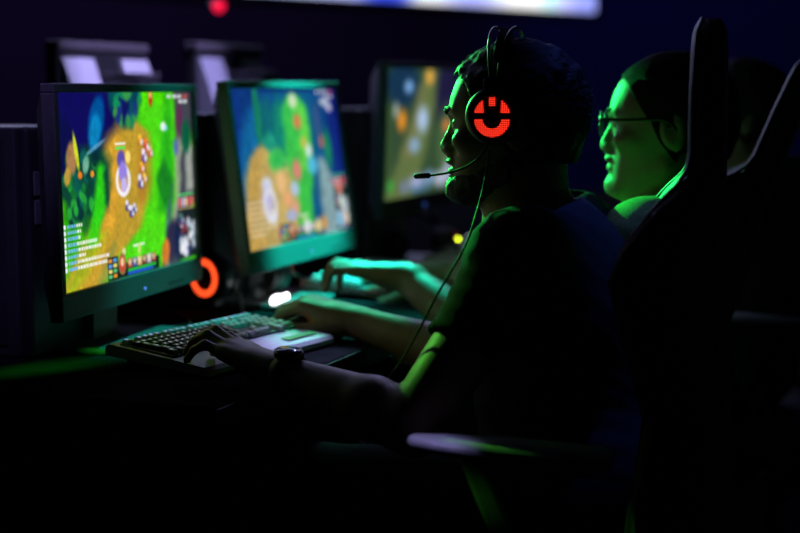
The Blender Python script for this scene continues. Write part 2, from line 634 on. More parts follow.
P1 = person('person', 'man in black T-shirt with red-lit headset, his left hand on the silver keyboard', J1, .004,
            (-.40, 1.86, -.02), (.48, 2.80, 1.27), SKIN, BLACKSHIRT, DENIM, SHOE)
hb = bmesh.new()
O1, H1 = J1['head'], J1['H']
hm = hair_mesh(O1, H1, 1.0, .011, .066, .020, -.062, .007, .003, 21, J1['base'])
ho = from_me('hair', hm, HAIR, P1, True)
bmh = bmesh.new()
strands(bmh, O1 - J1['base'], H1, 1.0, 3200, 5, .028, .013, .0009)
so = from_bm('loose_hair', bmh, HAIR, P1, True)
so['kind'] = 'stuff'
# short beard and brows over the skin
Fb = Field(O1 - .16, O1 + .16, .003)
head(Fb, O1, H1, 1.0)
sl, Pb = Fb.block(O1 - .16, O1 + .16)
qb = (Pb - O1) @ H1.T
lim = np.interp(qb[..., 0], [-.02, .02, .06, .09, .12], [-.03, -.06, -.079, -.083, -.083])
mou = np.abs(qb[..., 2] + .0545) - .0035
mous = np.maximum(mou, np.maximum(np.abs(qb[..., 1]) - .028, .08 - qb[..., 0]))
keep = np.maximum(qb[..., 2] - lim + .006 * vnoise(qb, 60, 9), -.01 - qb[..., 0])
dist = Fb.d[sl] - .0016 + .0022 * vnoise(qb, 200, 8)
Fb.d[sl] = np.maximum(dist, keep)
from_me('beard', Fb.mesh('beard', J1['base'], 1), HAIR, P1, True)
for y in (1, -1):
    bm = bmesh.new()
    pts = [O1 + H1.T @ V(*p) - J1['base'] for p in ((.099, y * .010, .010), (.097, y * .022, .0155), (.087, y * .036, .0165), (.074, y * .048, .010))]
    tube(bm, catmull(pts, 4), [.003, .0045, .0048, .0048, .0048, .0046, .0044, .0042, .004, .0036, .003, .0022, .0012], 8)
    from_bm('eyebrow', bm, HAIR, P1, True)

# --- second player, glasses and olive shirt
J2 = dict(s=1.06, head=at(672, 122, 2.6), yaw=math.radians(17), nod=math.radians(-2),
          neck=V(.452, 2.60, .940), shL=V(.385, 2.42, .918), shR=V(.51, 2.77, .918), pelvis=V(.36, 2.66, .575), face=V(-.95, .32, 0),
          elL=V(.18, 2.62, .712), wrL=V(.010, 2.83, .820), elR=V(.33, 2.93, .765), wrR=V(.10, 3.12, .795),
          knL=V(-.05, 2.68, .575), knR=V(.0, 2.95, .575), anL=V(-.11, 2.71, .10), anR=V(-.06, 2.98, .10),
          handL=dict(dir=V(-.84, .52, .10), up=V(.1, .1, 1), thumb=V(.6, .8, 0), curl=curl_claw, spread=.08),
          handR=dict(dir=V(-.93, .30, -.02), up=V(0, -.1, 1), thumb=V(-.3, -.9, 0), curl=curl_mouse))
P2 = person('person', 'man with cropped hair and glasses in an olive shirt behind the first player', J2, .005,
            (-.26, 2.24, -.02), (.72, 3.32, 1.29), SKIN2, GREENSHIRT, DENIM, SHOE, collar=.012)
O2, H2 = J2['head'], J2['H']
from_me('hair', hair_mesh(O2, H2, 1.06, .0045, .066, .016, -.055, .002, .003, 33, J2['base']), HAIR2, P2, True)
for y in (1, -1):
    bm = bmesh.new()
    pts = [O2 + 1.06 * (H2.T @ V(*p)) - J2['base'] for p in ((.099, y * .010, .011), (.097, y * .022, .0165), (.087, y * .036, .0175), (.074, y * .048, .011))]
    tube(bm, pts, [.0025, .0036, .0034, .0015], 8)
    from_bm('eyebrow', bm, HAIR2, P2, True)

# --- third player, hardly seen between the two chairs
J3 = dict(s=1.0, head=at(741, 114, 3.35), yaw=math.radians(15), nod=0., folds=False,
          neck=V(.785, 3.34, .955), shL=V(.72, 3.165, .925), shR=V(.85, 3.51, .925), pelvis=V(.74, 3.36, .575), face=V(-.95, .32, 0),
          elL=V(.42, 3.20, .765), wrL=V(.185, 3.345, .795), elR=V(.62, 3.66, .77), wrR=V(.36, 3.78, .79),
          knL=V(.33, 3.40, .575), knR=V(.38, 3.65, .575), anL=V(.26, 3.42, .10), anR=V(.31, 3.67, .10),
          handL=dict(dir=V(-.85, .5, -.02), up=V(.1, .1, 1), thumb=V(.6, .8, 0), curl=curl_claw),
          handR=dict(dir=V(-.93, .30, -.02), up=V(0, -.1, 1), thumb=V(-.3, -.9, 0), curl=curl_mouse))
P3 = person('person', 'third player in grey shirt, blurred, glimpsed between the two chair backs', J3, .008,
            (.02, 2.98, -.02), (1.06, 3.98, 1.29), SKIN2, GREYSHIRT, DENIM, SHOE)
from_me('hair', hair_mesh(J3['head'], J3['H'], 1.0, .014, .066, .024, -.055, .006, .005, 44, J3['base']), HAIR, P3, True)

# ------------------------------------------------------------------ the pictures on the screens
def srgb(c):
    c = np.asarray(c, float) / 255.
    return np.where(c <= .04045, c / 12.92, ((c + .055) / 1.055) ** 2.4)


class Picture:
    """a game picture: top-down forest map with paths, units and a status bar, as colours per mesh point"""

    def __init__(self, nu, nv):
        self.u, self.v = np.meshgrid(np.linspace(0, 1, nu), np.linspace(0, 1, nv), indexing='ij')
        self.c = np.zeros((nu, nv, 3))
        self.P = np.stack([self.u * 1.77, self.v, np.zeros_like(self.u)], -1)

    def n(self, sc, seed):
        return vnoise(self.P + .37, sc, seed)

    def put(self, m, col, a=1.):
        m = (np.clip(m, 0, 1) * a)[..., None]
        self.c = self.c * (1 - m) + np.asarray(col, float) * m

    def ell(self, u, v, a, b, col, rot=0., soft=.25, al=1., wob=0., seed=1):
        du, dv = (self.u - u) * 1.77, self.v - v
        if wob:
            du = du + wob * self.n(14, seed)
            dv = dv + wob * self.n(14, seed + 1)
        c, s = math.cos(rot), math.sin(rot)
        r = np.sqrt(((du * c + dv * s) / (a * 1.77)) ** 2 + ((-du * s + dv * c) / b) ** 2)
        self.put((1 - r) / soft + .5, col, al)

    def ring(self, u, v, a, b, w, col, al=1.):
        r = np.sqrt(((self.u - u) / a) ** 2 + ((self.v - v) / b) ** 2)
        self.put(1.4 - np.abs(r - 1) / w, col, al)

    def rect(self, u0, v0, u1, v1, col, al=1., s=.004):
        d = np.minimum(np.minimum(self.u - u0, u1 - self.u), np.minimum(self.v - v0, v1 - self.v))
        self.put(d / s + .5, col, al)

    def band(self, pts, col, al=1., soft=.02, wob=.03, seed=3):
        """pts: (v, centre u, half width) down the picture"""
        p = np.array(pts)
        c = np.interp(self.v, p[:, 0], p[:, 1]) + wob * self.n(9, seed)
        w = np.interp(self.v, p[:, 0], p[:, 2])
        vv = self.v + .03 * self.n(12, seed + 5)
        ends = np.clip((vv - p[0, 0]) / .05 + (1. if p[0, 0] <= .01 else .3), 0, 1) * np.clip((p[-1, 0] - vv) / .05 + (1. if p[-1, 0] >= .99 else .3), 0, 1)
        self.put(np.clip((w - np.abs(self.u - c)) / soft + .5, 0, 1) * ends, col, al)

    def grain(self, amt, sc=70, seed=9):
        self.c = np.clip(self.c * (1 + amt * 2 * (self.n(sc, seed) + .6 * self.n(sc * .4, seed + 1)))[..., None], 0, 255)

    def unit(self, u, v, s, body, hat, bar=None):
        self.ell(u, v + .25 * s, s * .42, s * .30, (60, 45, 30), soft=.6, al=.5)
        self.ell(u, v, s * .30, s * .55, body, soft=.4)
        self.ell(u - s * .1, v - s * .5, s * .22, s * .32, hat, soft=.4)
        self.ell(u + s * .18, v + s * .1, s * .14, s * .34, (240, 240, 250), soft=.5)
        if bar:
            self.rect(u - s * .4, v - s * 1.25, u + s * .4, v - s * 1.05, bar)

    def hud(self, big=True):
        r = np.random.RandomState(4)
        self.rect(.325, .925, .69, 1., (8, 12, 18))
        self.rect(.30, .875, .375, 1., (6, 8, 12))
        for i in range(2):
            for j in range(4):
                self.rect(.306 + i * .034, .885 + j * .028, .332 + i * .034, .905 + j * .028, [(230, 150, 40), (90, 160, 230), (235, 220, 120), (80, 200, 120)][(i + j) % 4])
        self.ell(.405, .925, .028, .06, (150, 120, 60), soft=.2)
        self.ell(.405, .925, .021, .046, (205, 60, 50), soft=.2)
        self.ell(.405, .915, .012, .024, (245, 205, 160), soft=.3)
        cols = [(180, 90, 50), (70, 90, 170), (225, 180, 120), (120, 60, 40), (200, 190, 210), (150, 60, 40)]
        for i, c in enumerate(cols):
            self.rect(.445 + i * .037, .905, .477 + i * .037, .955, c)
            self.ell(.461 + i * .037, .925, .010, .016, (250, 230, 190), soft=.5, al=.8)
        self.rect(.445, .962, .662, .975, (40, 200, 60))
        self.rect(.445, .979, .640, .992, (40, 90, 230))
        self.rect(.49, .835, .575, .846, (245, 250, 245))
        self.ell(.535, .865, .012, .03, (200, 225, 120), soft=.4)
        self.rect(.865, .69, 1., .985, (28, 34, 40))
        for i in range(34):
            self.ell(.875 + .12 * r.rand(), .71 + .26 * r.rand(), .008 + .014 * r.rand(), .012 + .03 * r.rand(),
                     [(70, 60, 90), (190, 200, 215), (60, 120, 110), (150, 50, 80), (235, 235, 245), (40, 60, 120)][r.randint(6)], rot=r.rand() * 3, soft=.5)
        self.rect(.862, .685, 1., .692, (190, 170, 110))
        for i in range(5):
            self.rect(.87 + i * .026, .625, .892 + i * .026, .675, [(230, 80, 90), (180, 190, 220), (240, 200, 160), (200, 70, 70), (230, 120, 110)][i])
            self.rect(.87 + i * .026, .60, .892 + i * .026, .612, (90, 230, 120))
        for a, b in ((.80, .025), (.85, .025), (.89, .025), (.94, .025), (.90, .055), (.94, .055)):
            self.rect(a, b - .010, a + .028, b + .008, [(230, 80, 60), (235, 235, 240), (240, 220, 90), (235, 240, 245), (220, 225, 235), (240, 240, 240)][int(a * 100 + b * 100) % 6])

    def chat(self, col2=(250, 250, 250)):
        r = np.random.RandomState(2)
        for i, ln in enumerate((.11, .10, .09, .20, .22, .12, .27, .27)):
            v = .672 + i * .031
            self.ell(.028, v, .008, .013, (235, 240, 250), soft=.3)
            x = .045
            while x < .03 + ln:
                w = .006 + .012 * r.rand()
                self.rect(x, v - .009, x + w, v + .008, (120, 190, 255) if x < .10 else col2, .95, .003)
                x += w + .004


def picture_near(nu, nv):
    p = Picture(nu, nv)
    p.put(np.ones_like(p.u), (38, 150, 12))
    p.put(p.n(12, 5) + .5, (95, 225, 8), .8)
    p.band([(0, .72, .16), (.3, .73, .13), (.6, .70, .12), (.8, .6, .2), (1, .5, .3)], (85, 232, 4), .75, .08)
    p.band([(0, .80, .02), (.4, .78, .05), (.7, .74, .06)], (30, 165, 15), .8, .05)
    p.band([(.0, .47, .02), (.14, .47, .05), (.22, .47, .17), (.36, .45, .20), (.5, .44, .19), (.62, .42, .19), (.75, .36, .19), (.88, .22, .16), (1., .12, .14)], (196, 150, 46), .95, .06)
    p.band([(.2, .40, .04), (.5, .36, .06), (.7, .32, .05), (1., .12, .04)], (238, 170, 50), .6, .06, seed=6)
    p.band([(.25, .60, .03), (.5, .60, .05), (.62, .58, .04)], (180, 110, 30), .5, .05)
    p.band([(.72, .28, .05), (.9, .14, .06), (1., .06, .05)], (150, 200, 20), .6, .08)
    p.band([(.80, .36, .02), (.92, .30, .03), (1., .26, .03)], (140, 150, 70), .7, .03)
    p.ell(.17, .42, .17, .26, (10, 70, 52), soft=.35, wob=.12)
    p.ell(.10, .06, .36, .24, (14, 8, 88), soft=.3, wob=.05)
    p.ell(.02, .26, .08, .16, (10, 10, 70), soft=.4)
    p.ell(.26, .155, .05, .15, (0, 78, 150), rot=.5, soft=.35)
    p.ell(.25, .20, .035, .10, (10, 130, 190), rot=.5, soft=.5)
    p.ell(.245, .285, .075, .012, (110, 180, 210), rot=-.3, soft=.6, al=.7)
    for k in range(46):
        a, b = rng.rand(), rng.rand()
        p.ell(.02 + .27 * a, .32 + .33 * b, .012 + .014 * rng.rand(), .022 + .03 * rng.rand(), [(20, 120, 50), (8, 60, 50), (40, 170, 60), (10, 90, 80), (5, 40, 50)][rng.randint(5)], rot=rng.rand() * 3, soft=.6, al=.9)
    p.ell(.09, .33, .035, .085, (165, 120, 75), rot=.2, soft=.4)
    p.ell(.12, .30, .012, .10, (200, 210, 40), rot=-.25, soft=.5)
    p.ell(.06, .42, .02, .05, (185, 150, 60), rot=.4, soft=.5)
    p.ell(.18, .37, .02, .05, (130, 190, 160), rot=.5, soft=.5, al=.8)
    p.ell(.14, .42, .014, .02, (250, 130, 30), soft=.5)
    p.ell(.22, .42, .012, .018, (240, 150, 40), soft=.5)
    p.band([(.36, .28, .02), (.6, .26, .035), (.8, .20, .04)], (50, 220, 20), .9, .03)
    p.ell(.47, .03, .11, .16, (6, 78, 86), soft=.3, wob=.05, seed=7)
    p.ell(.45, .06, .05, .10, (14, 20, 95), soft=.4)
    for k in range(20):
        p.ell(.38 + .2 * rng.rand(), .16 * rng.rand(), .012 + .012 * rng.rand(), .02 + .03 * rng.rand(), [(20, 150, 90), (8, 60, 90), (60, 160, 70), (30, 50, 130)][rng.randint(4)], rot=rng.rand() * 3, soft=.6, al=.8)
    p.band([(0, .94, .08), (.3, .93, .07), (.6, .95, .08), (.8, .84, .07), (1, .78, .07)], (64, 66, 78), 1., .03)
    p.band([(.12, .90, .02), (.4, .88, .025), (.62, .86, .02), (.85, .78, .025), (1, .75, .02)], (170, 185, 150), .7, .02, .05)
    p.band([(.3, .985, .03), (.6, .97, .04)], (190, 196, 180), .75, .03, .04, 8)
    p.ell(.90, .17, .035, .10, (95, 40, 80), soft=.5)
    p.ell(.95, .26, .04, .10, (10, 90, 60), soft=.5)
    p.ell(.86, .32, .02, .05, (90, 90, 200), soft=.6, al=.8)
    p.band([(.5, .83, .015), (.7, .78, .02), (.85, .75, .015)], (60, 70, 140), .7, .02)
    p.ell(.80, .86, .05, .12, (45, 35, 70), rot=.4, soft=.4)
    p.ell(.745, .92, .03, .08, (215, 120, 40), rot=.35, soft=.4)
    p.ell(.86, .87, .04, .12, (20, 25, 70), soft=.5)
    p.ell(.76, .52, .06, .12, (24, 130, 24), soft=.5, wob=.08)
    p.grain(.09, 60)
    p.ell(.665, .03, .016, .05, (190, 40, 20), soft=.4)
    p.ell(.665, .015, .01, .02, (255, 190, 120), soft=.4)
    p.ell(.76, .19, .022, .025, (240, 250, 250), soft=.5, wob=.02)
    p.ell(.78, .205, .012, .014, (150, 220, 250), soft=.5)
    p.ring(.435, .475, .045, .075, .22, (250, 245, 255))
    p.ell(.425, .36, .03, .05, (95, 80, 170), soft=.4)
    p.ell(.435, .43, .03, .06, (150, 130, 225), soft=.4)
    p.ell(.44, .50, .022, .04, (200, 180, 240), soft=.4)
    p.ell(.475, .35, .02, .035, (255, 225, 120), soft=.4)
    p.rect(.385, .27, .46, .28, (245, 255, 245))
    p.rect(.385, .29, .46, .305, (90, 230, 90))
    for a, b, s, c, h in ((.575, .27, .05, (235, 150, 30), (255, 200, 60)), (.62, .30, .055, (215, 50, 60), (250, 120, 60)), (.60, .36, .06, (120, 70, 170), (245, 235, 245)),
                          (.65, .34, .045, (230, 60, 50), (240, 200, 170)), (.58, .42, .045, (235, 120, 40), (255, 190, 60)), (.565, .50, .06, (90, 60, 150), (235, 225, 245)),
                          (.60, .48, .04, (240, 170, 50), (255, 215, 100)), (.46, .62, .045, (80, 50, 160), (240, 235, 250)), (.49, .655, .05, (70, 50, 170), (235, 235, 250)), (.515, .64, .04, (60, 60, 150), (220, 220, 250))):
        p.unit(a, b, s, c, h)
    p.ell(.42, .86, .012, .02, (235, 220, 170), soft=.5)
    p.chat()
    p.hud()
    return p.c


def picture_middle(nu, nv):
    p = Picture(nu, nv)
    p.put(np.ones_like(p.u), (16, 62, 128))
    p.put(p.n(7, 15) + .5, (14, 44, 140), .8)
    p.ell(.14, .42, .10, .30, (20, 110, 170), soft=.6, rot=.4)
    p.ell(.30, .28, .10, .22, (18, 92, 110), soft=.5, wob=.1)
    p.ell(.22, .16, .03, .22, (24, 130, 100), soft=.6)
    p.ell(.42, .28, .06, .24, (20, 120, 100), soft=.5, wob=.06)
    p.ell(.95, .3, .08, .5, (18, 34, 130), soft=.5)
    p.band([(.03, .56, .05), (.12, .57, .12), (.3, .57, .13), (.5, .55, .13), (.75, .52, .12), (1., .46, .16)], (64, 196, 44), 1., .05)
    p.band([(.1, .62, .04), (.3, .64, .04), (.55, .6, .04)], (120, 225, 30), .8, .06)
    p.band([(.34, .26, .05), (.45, .26, .15), (.6, .26, .22), (.75, .26, .24), (1., .20, .26)], (206, 166, 84), 1., .06)
    p.ell(.35, .46, .08, .08, (60, 190, 60), soft=.6)
    p.ell(.30, .34, .06, .06, (34, 150, 120), soft=.6)
    p.band([(.45, .76, .02), (.6, .80, .07), (.8, .82, .10), (1., .84, .12)], (150, 170, 175), .95, .05)
    p.band([(.55, .74, .015), (.75, .72, .02)], (60, 90, 120), .8, .03)
    p.ell(.80, .36, .02, .05, (210, 90, 80), soft=.6)
    p.ell(.86, .42, .035, .14, (30, 130, 80), soft=.6)
    p.ell(.78, .22, .03, .12, (60, 50, 130), soft=.6)
    p.grain(.10, 30)
    for u, v, a, b, c in ((.56, .08, .04, .05, (225, 235, 190)), (.58, .22, .035, .05, (235, 110, 50)), (.66, .42, .03, .05, (225, 240, 240)), (.68, .52, .05, .06, (90, 190, 230)),
                          (.62, .36, .025, .04, (220, 190, 60)), (.52, .54, .04, .07, (240, 120, 110)), (.23, .61, .045, .05, (225, 225, 245)), (.36, .60, .045, .08, (250, 190, 120)),
                          (.48, .66, .04, .05, (190, 200, 235)), (.22, .72, .05, .10, (205, 190, 235)), (.40, .72, .04, .05, (250, 170, 110)), (.46, .79, .04, .05, (240, 160, 130)),
                          (.42, .83, .05, .04, (180, 180, 220)), (.25, .82, .04, .04, (235, 225, 235)), (.88, .09, .05, .03, (190, 200, 220)), (.92, .13, .03, .03, (200, 200, 230))):
        p.ell(u, v, a, b, c, soft=.8)
    p.ring(.24, .74, .05, .09, .3, (240, 235, 250), .8)
    for i in range(7):
        p.rect(.04, .70 + i * .034, .18 + .05 * (i % 3), .718 + i * .034, (240, 225, 205), .55, .01)
    for i in range(3):
        p.ell(.30 + .04 * i, .93, .02, .05, [(190, 90, 120), (90, 170, 120), (70, 60, 110)][i], soft=.6)
    p.hud()
    for u, v, c in ((.56, .92, (235, 235, 250)), (.67, .93, (245, 220, 150)), (.73, .92, (225, 150, 60)), (.93, .70, (235, 130, 120)), (.94, .80, (215, 230, 220)), (.90, .92, (120, 190, 230)), (.97, .92, (240, 220, 200))):
        p.ell(u, v, .03, .05, c, soft=.8)
    return p.c * .97


def picture_far(nu, nv):
    p = Picture(nu, nv)
    p.put(np.ones_like(p.u), (44, 66, 50))
    p.put(p.n(6, 25) + .5, (58, 84, 44), .9)
    p.ell(.22, .12, .22, .18, (20, 48, 74), soft=.5)
    p.ell(.95, .2, .3, .3, (28, 24, 58), soft=.5)
    p.band([(0, .6, .08), (.3, .55, .12), (.6, .42, .16), (1., .22, .2)], (92, 108, 62), 1., .10)
    p.band([(.1, .5, .04), (.4, .40, .06), (.7, .3, .08)], (118, 114, 72), .7, .1)
    p.ell(.85, .6, .12, .3, (70, 96, 60), soft=.6)
    for u, v, a, b, c in ((.58, .06, .05, .06, (225, 165, 70)), (.30, .14, .05, .05, (120, 165, 215)), (.22, .40, .05, .08, (225, 140, 40)), (.50, .40, .07, .10, (165, 190, 225)),
                          (.40, .60, .07, .06, (130, 160, 190)), (.86, .46, .05, .05, (205, 120, 60)), (.14, .32, .03, .06, (150, 160, 150)), (.10, .9, .04, .05, (60, 150, 60)),
                          (.45, .9, .10, .06, (150, 160, 200)), (.62, .88, .07, .06, (120, 150, 190)), (.78, .9, .07, .06, (180, 185, 210)), (.9, .86, .06, .10, (170, 180, 205)), (.28, .92, .05, .05, (110, 120, 150))):
        p.ell(u, v, a, b, c, soft=1.1)
    p.rect(.36, .93, .62, .98, (70, 110, 150), .7, .02)
    return p.c


def screen_mesh(name, W, Hh, cols):
    nu, nv = cols.shape[:2]
    ys = np.linspace(-W / 2, W / 2, nu)
    zs = np.linspace(Hh / 2, -Hh / 2, nv)
    Y, Z = np.meshgrid(ys, zs, indexing='ij')
    co = np.stack([np.zeros_like(Y), Y, Z], -1).reshape(-1, 3)
    idx = np.arange(nu * nv).reshape(nu, nv)
    q = np.stack([idx[:-1, :-1], idx[:-1, 1:], idx[1:, 1:], idx[1:, :-1]], -1).reshape(-1, 4)
    me = bpy.data.meshes.new(name)
    me.from_pydata(co.tolist(), [], q.tolist())
    at_ = me.color_attributes.new('picture', 'FLOAT_COLOR', 'POINT')
    rgba = np.ones((nu * nv, 4), np.float32)
    rgba[:, :3] = srgb(cols.reshape(-1, 3))
    at_.data.foreach_set('color', rgba.ravel())
    return me


PLASTIC = mat('black plastic', (.022, .023, .026), .42, var=.15, scale=120, bump=.12, bscale=900)
BEZEL = mat('matt dark grey plastic', (.11, .115, .12), .5, var=.12, scale=120, bump=.12, bscale=900)
SOFT = mat('black leatherette', (.018, .018, .02), .5, var=.2, scale=300, bump=.25, bscale=700)
METAL = mat('brushed steel', (.45, .46, .48), .32, 1., var=.12, scale=200)
SILVER = mat('silver plastic', (.60, .60, .64), .42, var=.08, scale=90, bump=.08, bscale=900)
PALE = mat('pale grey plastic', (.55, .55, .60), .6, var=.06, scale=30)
RUBBER = mat('black rubber', (.012, .012, .013), .65, var=.2, scale=200)


def monitor(q, tilt, cols, label, strength, W=.53, Hh=.30, base_z=.74):
    X, Y, Z, yaw = q
    t = thing('desktop_monitor', (X, Y, base_z), -yaw, label, 'monitor', 'monitors facing the players')
    M = Matrix.Translation((0, 0, Z - base_z)) @ Matrix.Rotation(-tilt, 4, 'Y')
    b, tp, bt, dp = .016, .014, .042, .045
    y0, y1, z0, z1 = -W / 2 - b, W / 2 + b, -Hh / 2 - bt, Hh / 2 + tp
    bm = bmesh.new()
    # front frame: four bars around the panel, a tapering shell behind
    for c, s in (((0, 0, (Hh / 2 + z1) / 2), (.022, y1 - y0, tp)), ((0, 0, (z0 - Hh / 2) / 2), (.022, y1 - y0, bt)),
                 ((0, (y0 - W / 2) / 2, 0), (.022, b, Hh)), ((0, (y1 + W / 2) / 2, 0), (.022, b, Hh))):
        box(bm, (c[0] - .005, c[1], c[2]), s, None, .0022)
    front = [(-.014, y0 + .002, z0 + .002), (-.014, y1 - .002, z0 + .002), (-.014, y1 - .002, z1 - .002), (-.014, y0 + .002, z1 - .002)]
    back = [(-.014 - dp, y0 + .07, z0 + .05), (-.014 - dp, y1 - .07, z0 + .05), (-.014 - dp, y1 - .07, z1 - .04), (-.014 - dp, y0 + .07, z1 - .04)]
    fv = [bm.verts.new(p) for p in front]
    bv = [bm.verts.new(p) for p in back]
    bm.faces.new(fv)
    bm.faces.new(bv[::-1])
    for k in range(4):
        bm.faces.new((fv[k], bv[k], bv[(k + 1) % 4], fv[(k + 1) % 4]))
    bm.transform(M)
    from_bm('casing', bm, BEZEL, t)
    me = screen_mesh('screen', W, Hh, cols)
    me.transform(M @ Matrix.Translation((-.001, 0, 0)))
    m = screen_mat('lit game screen %d' % len(MATS), strength)
    MATS['scr%d' % len(MATS)] = m
    from_me('screen', me, m, t, True)
    zb = (M @ Vector((0, 0, z0))).z
    bm = bmesh.new()
    prism(bm, [(-.085, .012), (-.055, .012), (-.050, zb + .10), (-.066, zb + .10)], .09)
    from_bm('stand_neck', bm, BEZEL, t)
    bm = bmesh.new()
    box(bm, (-.03, 0, .006), (.19, .25, .012), None, .005)
    from_bm('stand_base', bm, BEZEL, t)
    bm = bmesh.new()
    box(bm, M @ Vector((.0062, 0.02, z0 + .016)), (.0012, .005, .003))
    from_bm('power_light', bm, led_mat('blue power light', (.1, .25, 1.), 2.), t)
    for k in range(4):
        bm = bmesh.new()
        box(bm, M @ Vector((.0065, .13 + k * .018, z0 + .012)), (.0025, .010, .004), None, .0008)
        from_bm('button', bm, PLASTIC, t)
    return t


monitor((-.441, 2.5733, 1.0062, .2505), .0206, picture_near(360, 220), 'nearest lit monitor at the left, showing a sharp bright green forest map', 1.0)
monitor((-.2092, 3.0961, 1.0137, .3285), .1256, picture_middle(200, 120), 'second lit monitor, leaning back, with teal-lit frame and blurred game picture', .9)
monitor((.0544, 3.7657, 1.0598, .3433), -.037, picture_far(140, 90), 'farthest lit monitor, dim and strongly blurred, beyond the first player\'s face', 1.1)


# monitors of the opposite row, seen from behind
def rear_monitor(X, Y, top, yaw, label, shell):
    t = thing('desktop_monitor', (X, Y, .74), -yaw, label, 'monitor', 'monitors of the opposite row seen from behind')
    h = top - .74
    bm = bmesh.new()
    box(bm, (0, 0, h - .165), (.03, .41, .33), None, .004)
    from_bm('casing', bm, PLASTIC, t)
    bm = bmesh.new()
    box(bm, (.004, 0, h + .004), (.034, .42, .02), None, .004)
    from_bm('top_rim', bm, mat('grey top rim', (.09, .08, .09), .5), t)
    for s in (-1, 1):
        bm = bmesh.new()
        pl = [(.016, h - .022), (.022, h - .022), (.105, h - .27), (.085, h - .31), (.016, h - .31)]
        prism(bm, pl, .135, Matrix.Translation((0, s * .130, 0)))
        from_bm('rear_panel', bm, shell, t)
    bm = bmesh.new()
    box(bm, (.07, 0, h - .16), (.11, .11, .20), None, .006)
    from_bm('stand_mount', bm, PLASTIC, t)
    bm = bmesh.new()
    box(bm, (.07, 0, h - .056), (.11, .11, .006), None, .002)
    from_bm('mount_cover', bm, mat('grey top rim', (.09, .08, .09), .5), t)
    bm = bmesh.new()
    box(bm, (.06, 0, (h - .25) / 2 + .006), (.035, .09, h - .25), None, .006)
    from_bm('stand_neck', bm, PLASTIC, t)
    bm = bmesh.new()
    box(bm, (.03, 0, .006), (.19, .24, .012), None, .005)
    from_bm('stand_base', bm, PLASTIC, t)


c = at(98, 49, 3.48)
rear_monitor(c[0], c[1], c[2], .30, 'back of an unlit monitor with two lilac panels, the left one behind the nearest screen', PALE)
c = at(224, 50, 4.0)
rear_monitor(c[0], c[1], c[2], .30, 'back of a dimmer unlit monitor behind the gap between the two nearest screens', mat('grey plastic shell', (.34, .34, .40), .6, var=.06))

# ------------------------------------------------------------------ desk
DW = V(-.246, 2.039, .74)
DR = unit(V(.354, .935, 0))
DN = V(DR[1], -DR[0], 0)
DYAW = math.atan2(DR[0], DR[1])
desk = thing('gaming_desk', (DW[0], DW[1], 0), -DYAW, 'long dark double-sided desk carrying the monitors, keyboards and mice', 'desk')
# local: +x towards the players, +y along the row
DL, DD = 4.6, 1.5
WOOD = mat('dark desk laminate', (.018, .016, .020), .8, spec=.0, var=.25, scale=14, bump=.1, bscale=400)
from_bm('desktop', bx((-DD / 2, DL / 2, .7225), (DD, DL, .035), .004), WOOD, desk)
from_bm('edge_trim', bx((.0015, DL / 2, .7225), (.003, DL, .03), .001), RUBBER, desk)
for y in (.02, 1.25, 2.5, 3.75, DL - .02):
    from_bm('leg_panel', bx((-DD / 2, y, .3525), (DD - .2, .03, .705), .003), WOOD, desk)
from_bm('modesty_panel', bx((-DD / 2, DL / 2, .45), (.02, DL - .1, .5), .002), WOOD, desk)


def on_desk(px, py, z=.74):
    x, u = px - 400.0, 266.5 - py
    d = np.array([x, FPX * CP + u * SP, -FPX * SP + u * CP])
    return d * ((z - EYE) / d[2]) + np.array([0, 0, EYE])


# ------------------------------------------------------------------ computer towers
def tower(px, py, Y, label, lit=None):
    c = at(px, py, Y)
    W, D = .18, .36
    h = c[2] - .74
    o = V(c[0], c[1], .74)
    t = thing('computer_tower', o, -DYAW, label, 'computer', 'computer towers standing on the desk')
    from_bm('case', bx((-D / 2 - .012, W / 2, h / 2), (D - .02, W, h - .004), .004), mat('black steel case', (.05, .05, .055), .45, .3), t)
    bm = bmesh.new()
    box(bm, (-D / 2 - .012, -.001, h / 2), (D - .06, .004, h - .04), None, .0015)
    from_bm('side_panel', bm, mat('black steel panel', (.035, .035, .04), .35, .2), t)
    from_bm('front_panel', bx((-.008, W / 2, h / 2), (.018, W - .004, h - .002), .006), PLASTIC, t)
    bm = bmesh.new()
    lathe(bm, [(.008, 0), (.008, .003), (.006, .004)], 20, Matrix.Translation((.001, W / 2, h - .05)) @ Matrix.Rotation(PI / 2, 4, 'Y'))
    from_bm('power_button', bm, lit or METAL, t, True)
    for k in range(2):
        from_bm('drive_bay', bx((.001, W / 2, h - .09 - k * .045), (.004, W - .03, .038), .001), BEZEL, t)
    return t


tower(26, 126, 2.41, 'computer tower at the left edge of the picture, its top edge lit blue')
tower(212, 113, 2.97, 'computer tower between the nearest and the second screen, only its lit top corner showing')
tower(366, 108, 3.57, 'dark computer tower between the second screen and the farthest one')


# ------------------------------------------------------------------ keyboards
KEYROWS = [[1, -1, 1, 1, 1, 1, -.5, 1, 1, 1, 1, -.5, 1, 1, 1, 1, -.4, 1, 1, 1, -.4, 1, 1, 1, 1],
           [1] * 13 + [2, -.4, 1, 1, 1, -.4, 1, 1, 1, 1],
           [1.5] + [1] * 12 + [1.5, -.4, 1, 1, 1, -.4, 1, 1, 1, 1],
           [1.75] + [1] * 11 + [2.25, -3.8, 1, 1, 1, 1],
           [2.25] + [1] * 10 + [2.75, -1.4, 1, -1.4, 1, 1, 1, 1],
           [1.25, 1.25, 1.25, 6.25, 1.25, 1.25, 1.25, 1.25, -.4, 1, 1, 1, -.4, 2, 1, 1]]
KEY = mat('pale keycap', (.55, .55, .60), .38, var=.10, scale=300)
KEYD = mat('black keycap', (.03, .03, .034), .4, var=.15, scale=300)
DECK = mat('black key bed', (.012, .012, .014), .5)


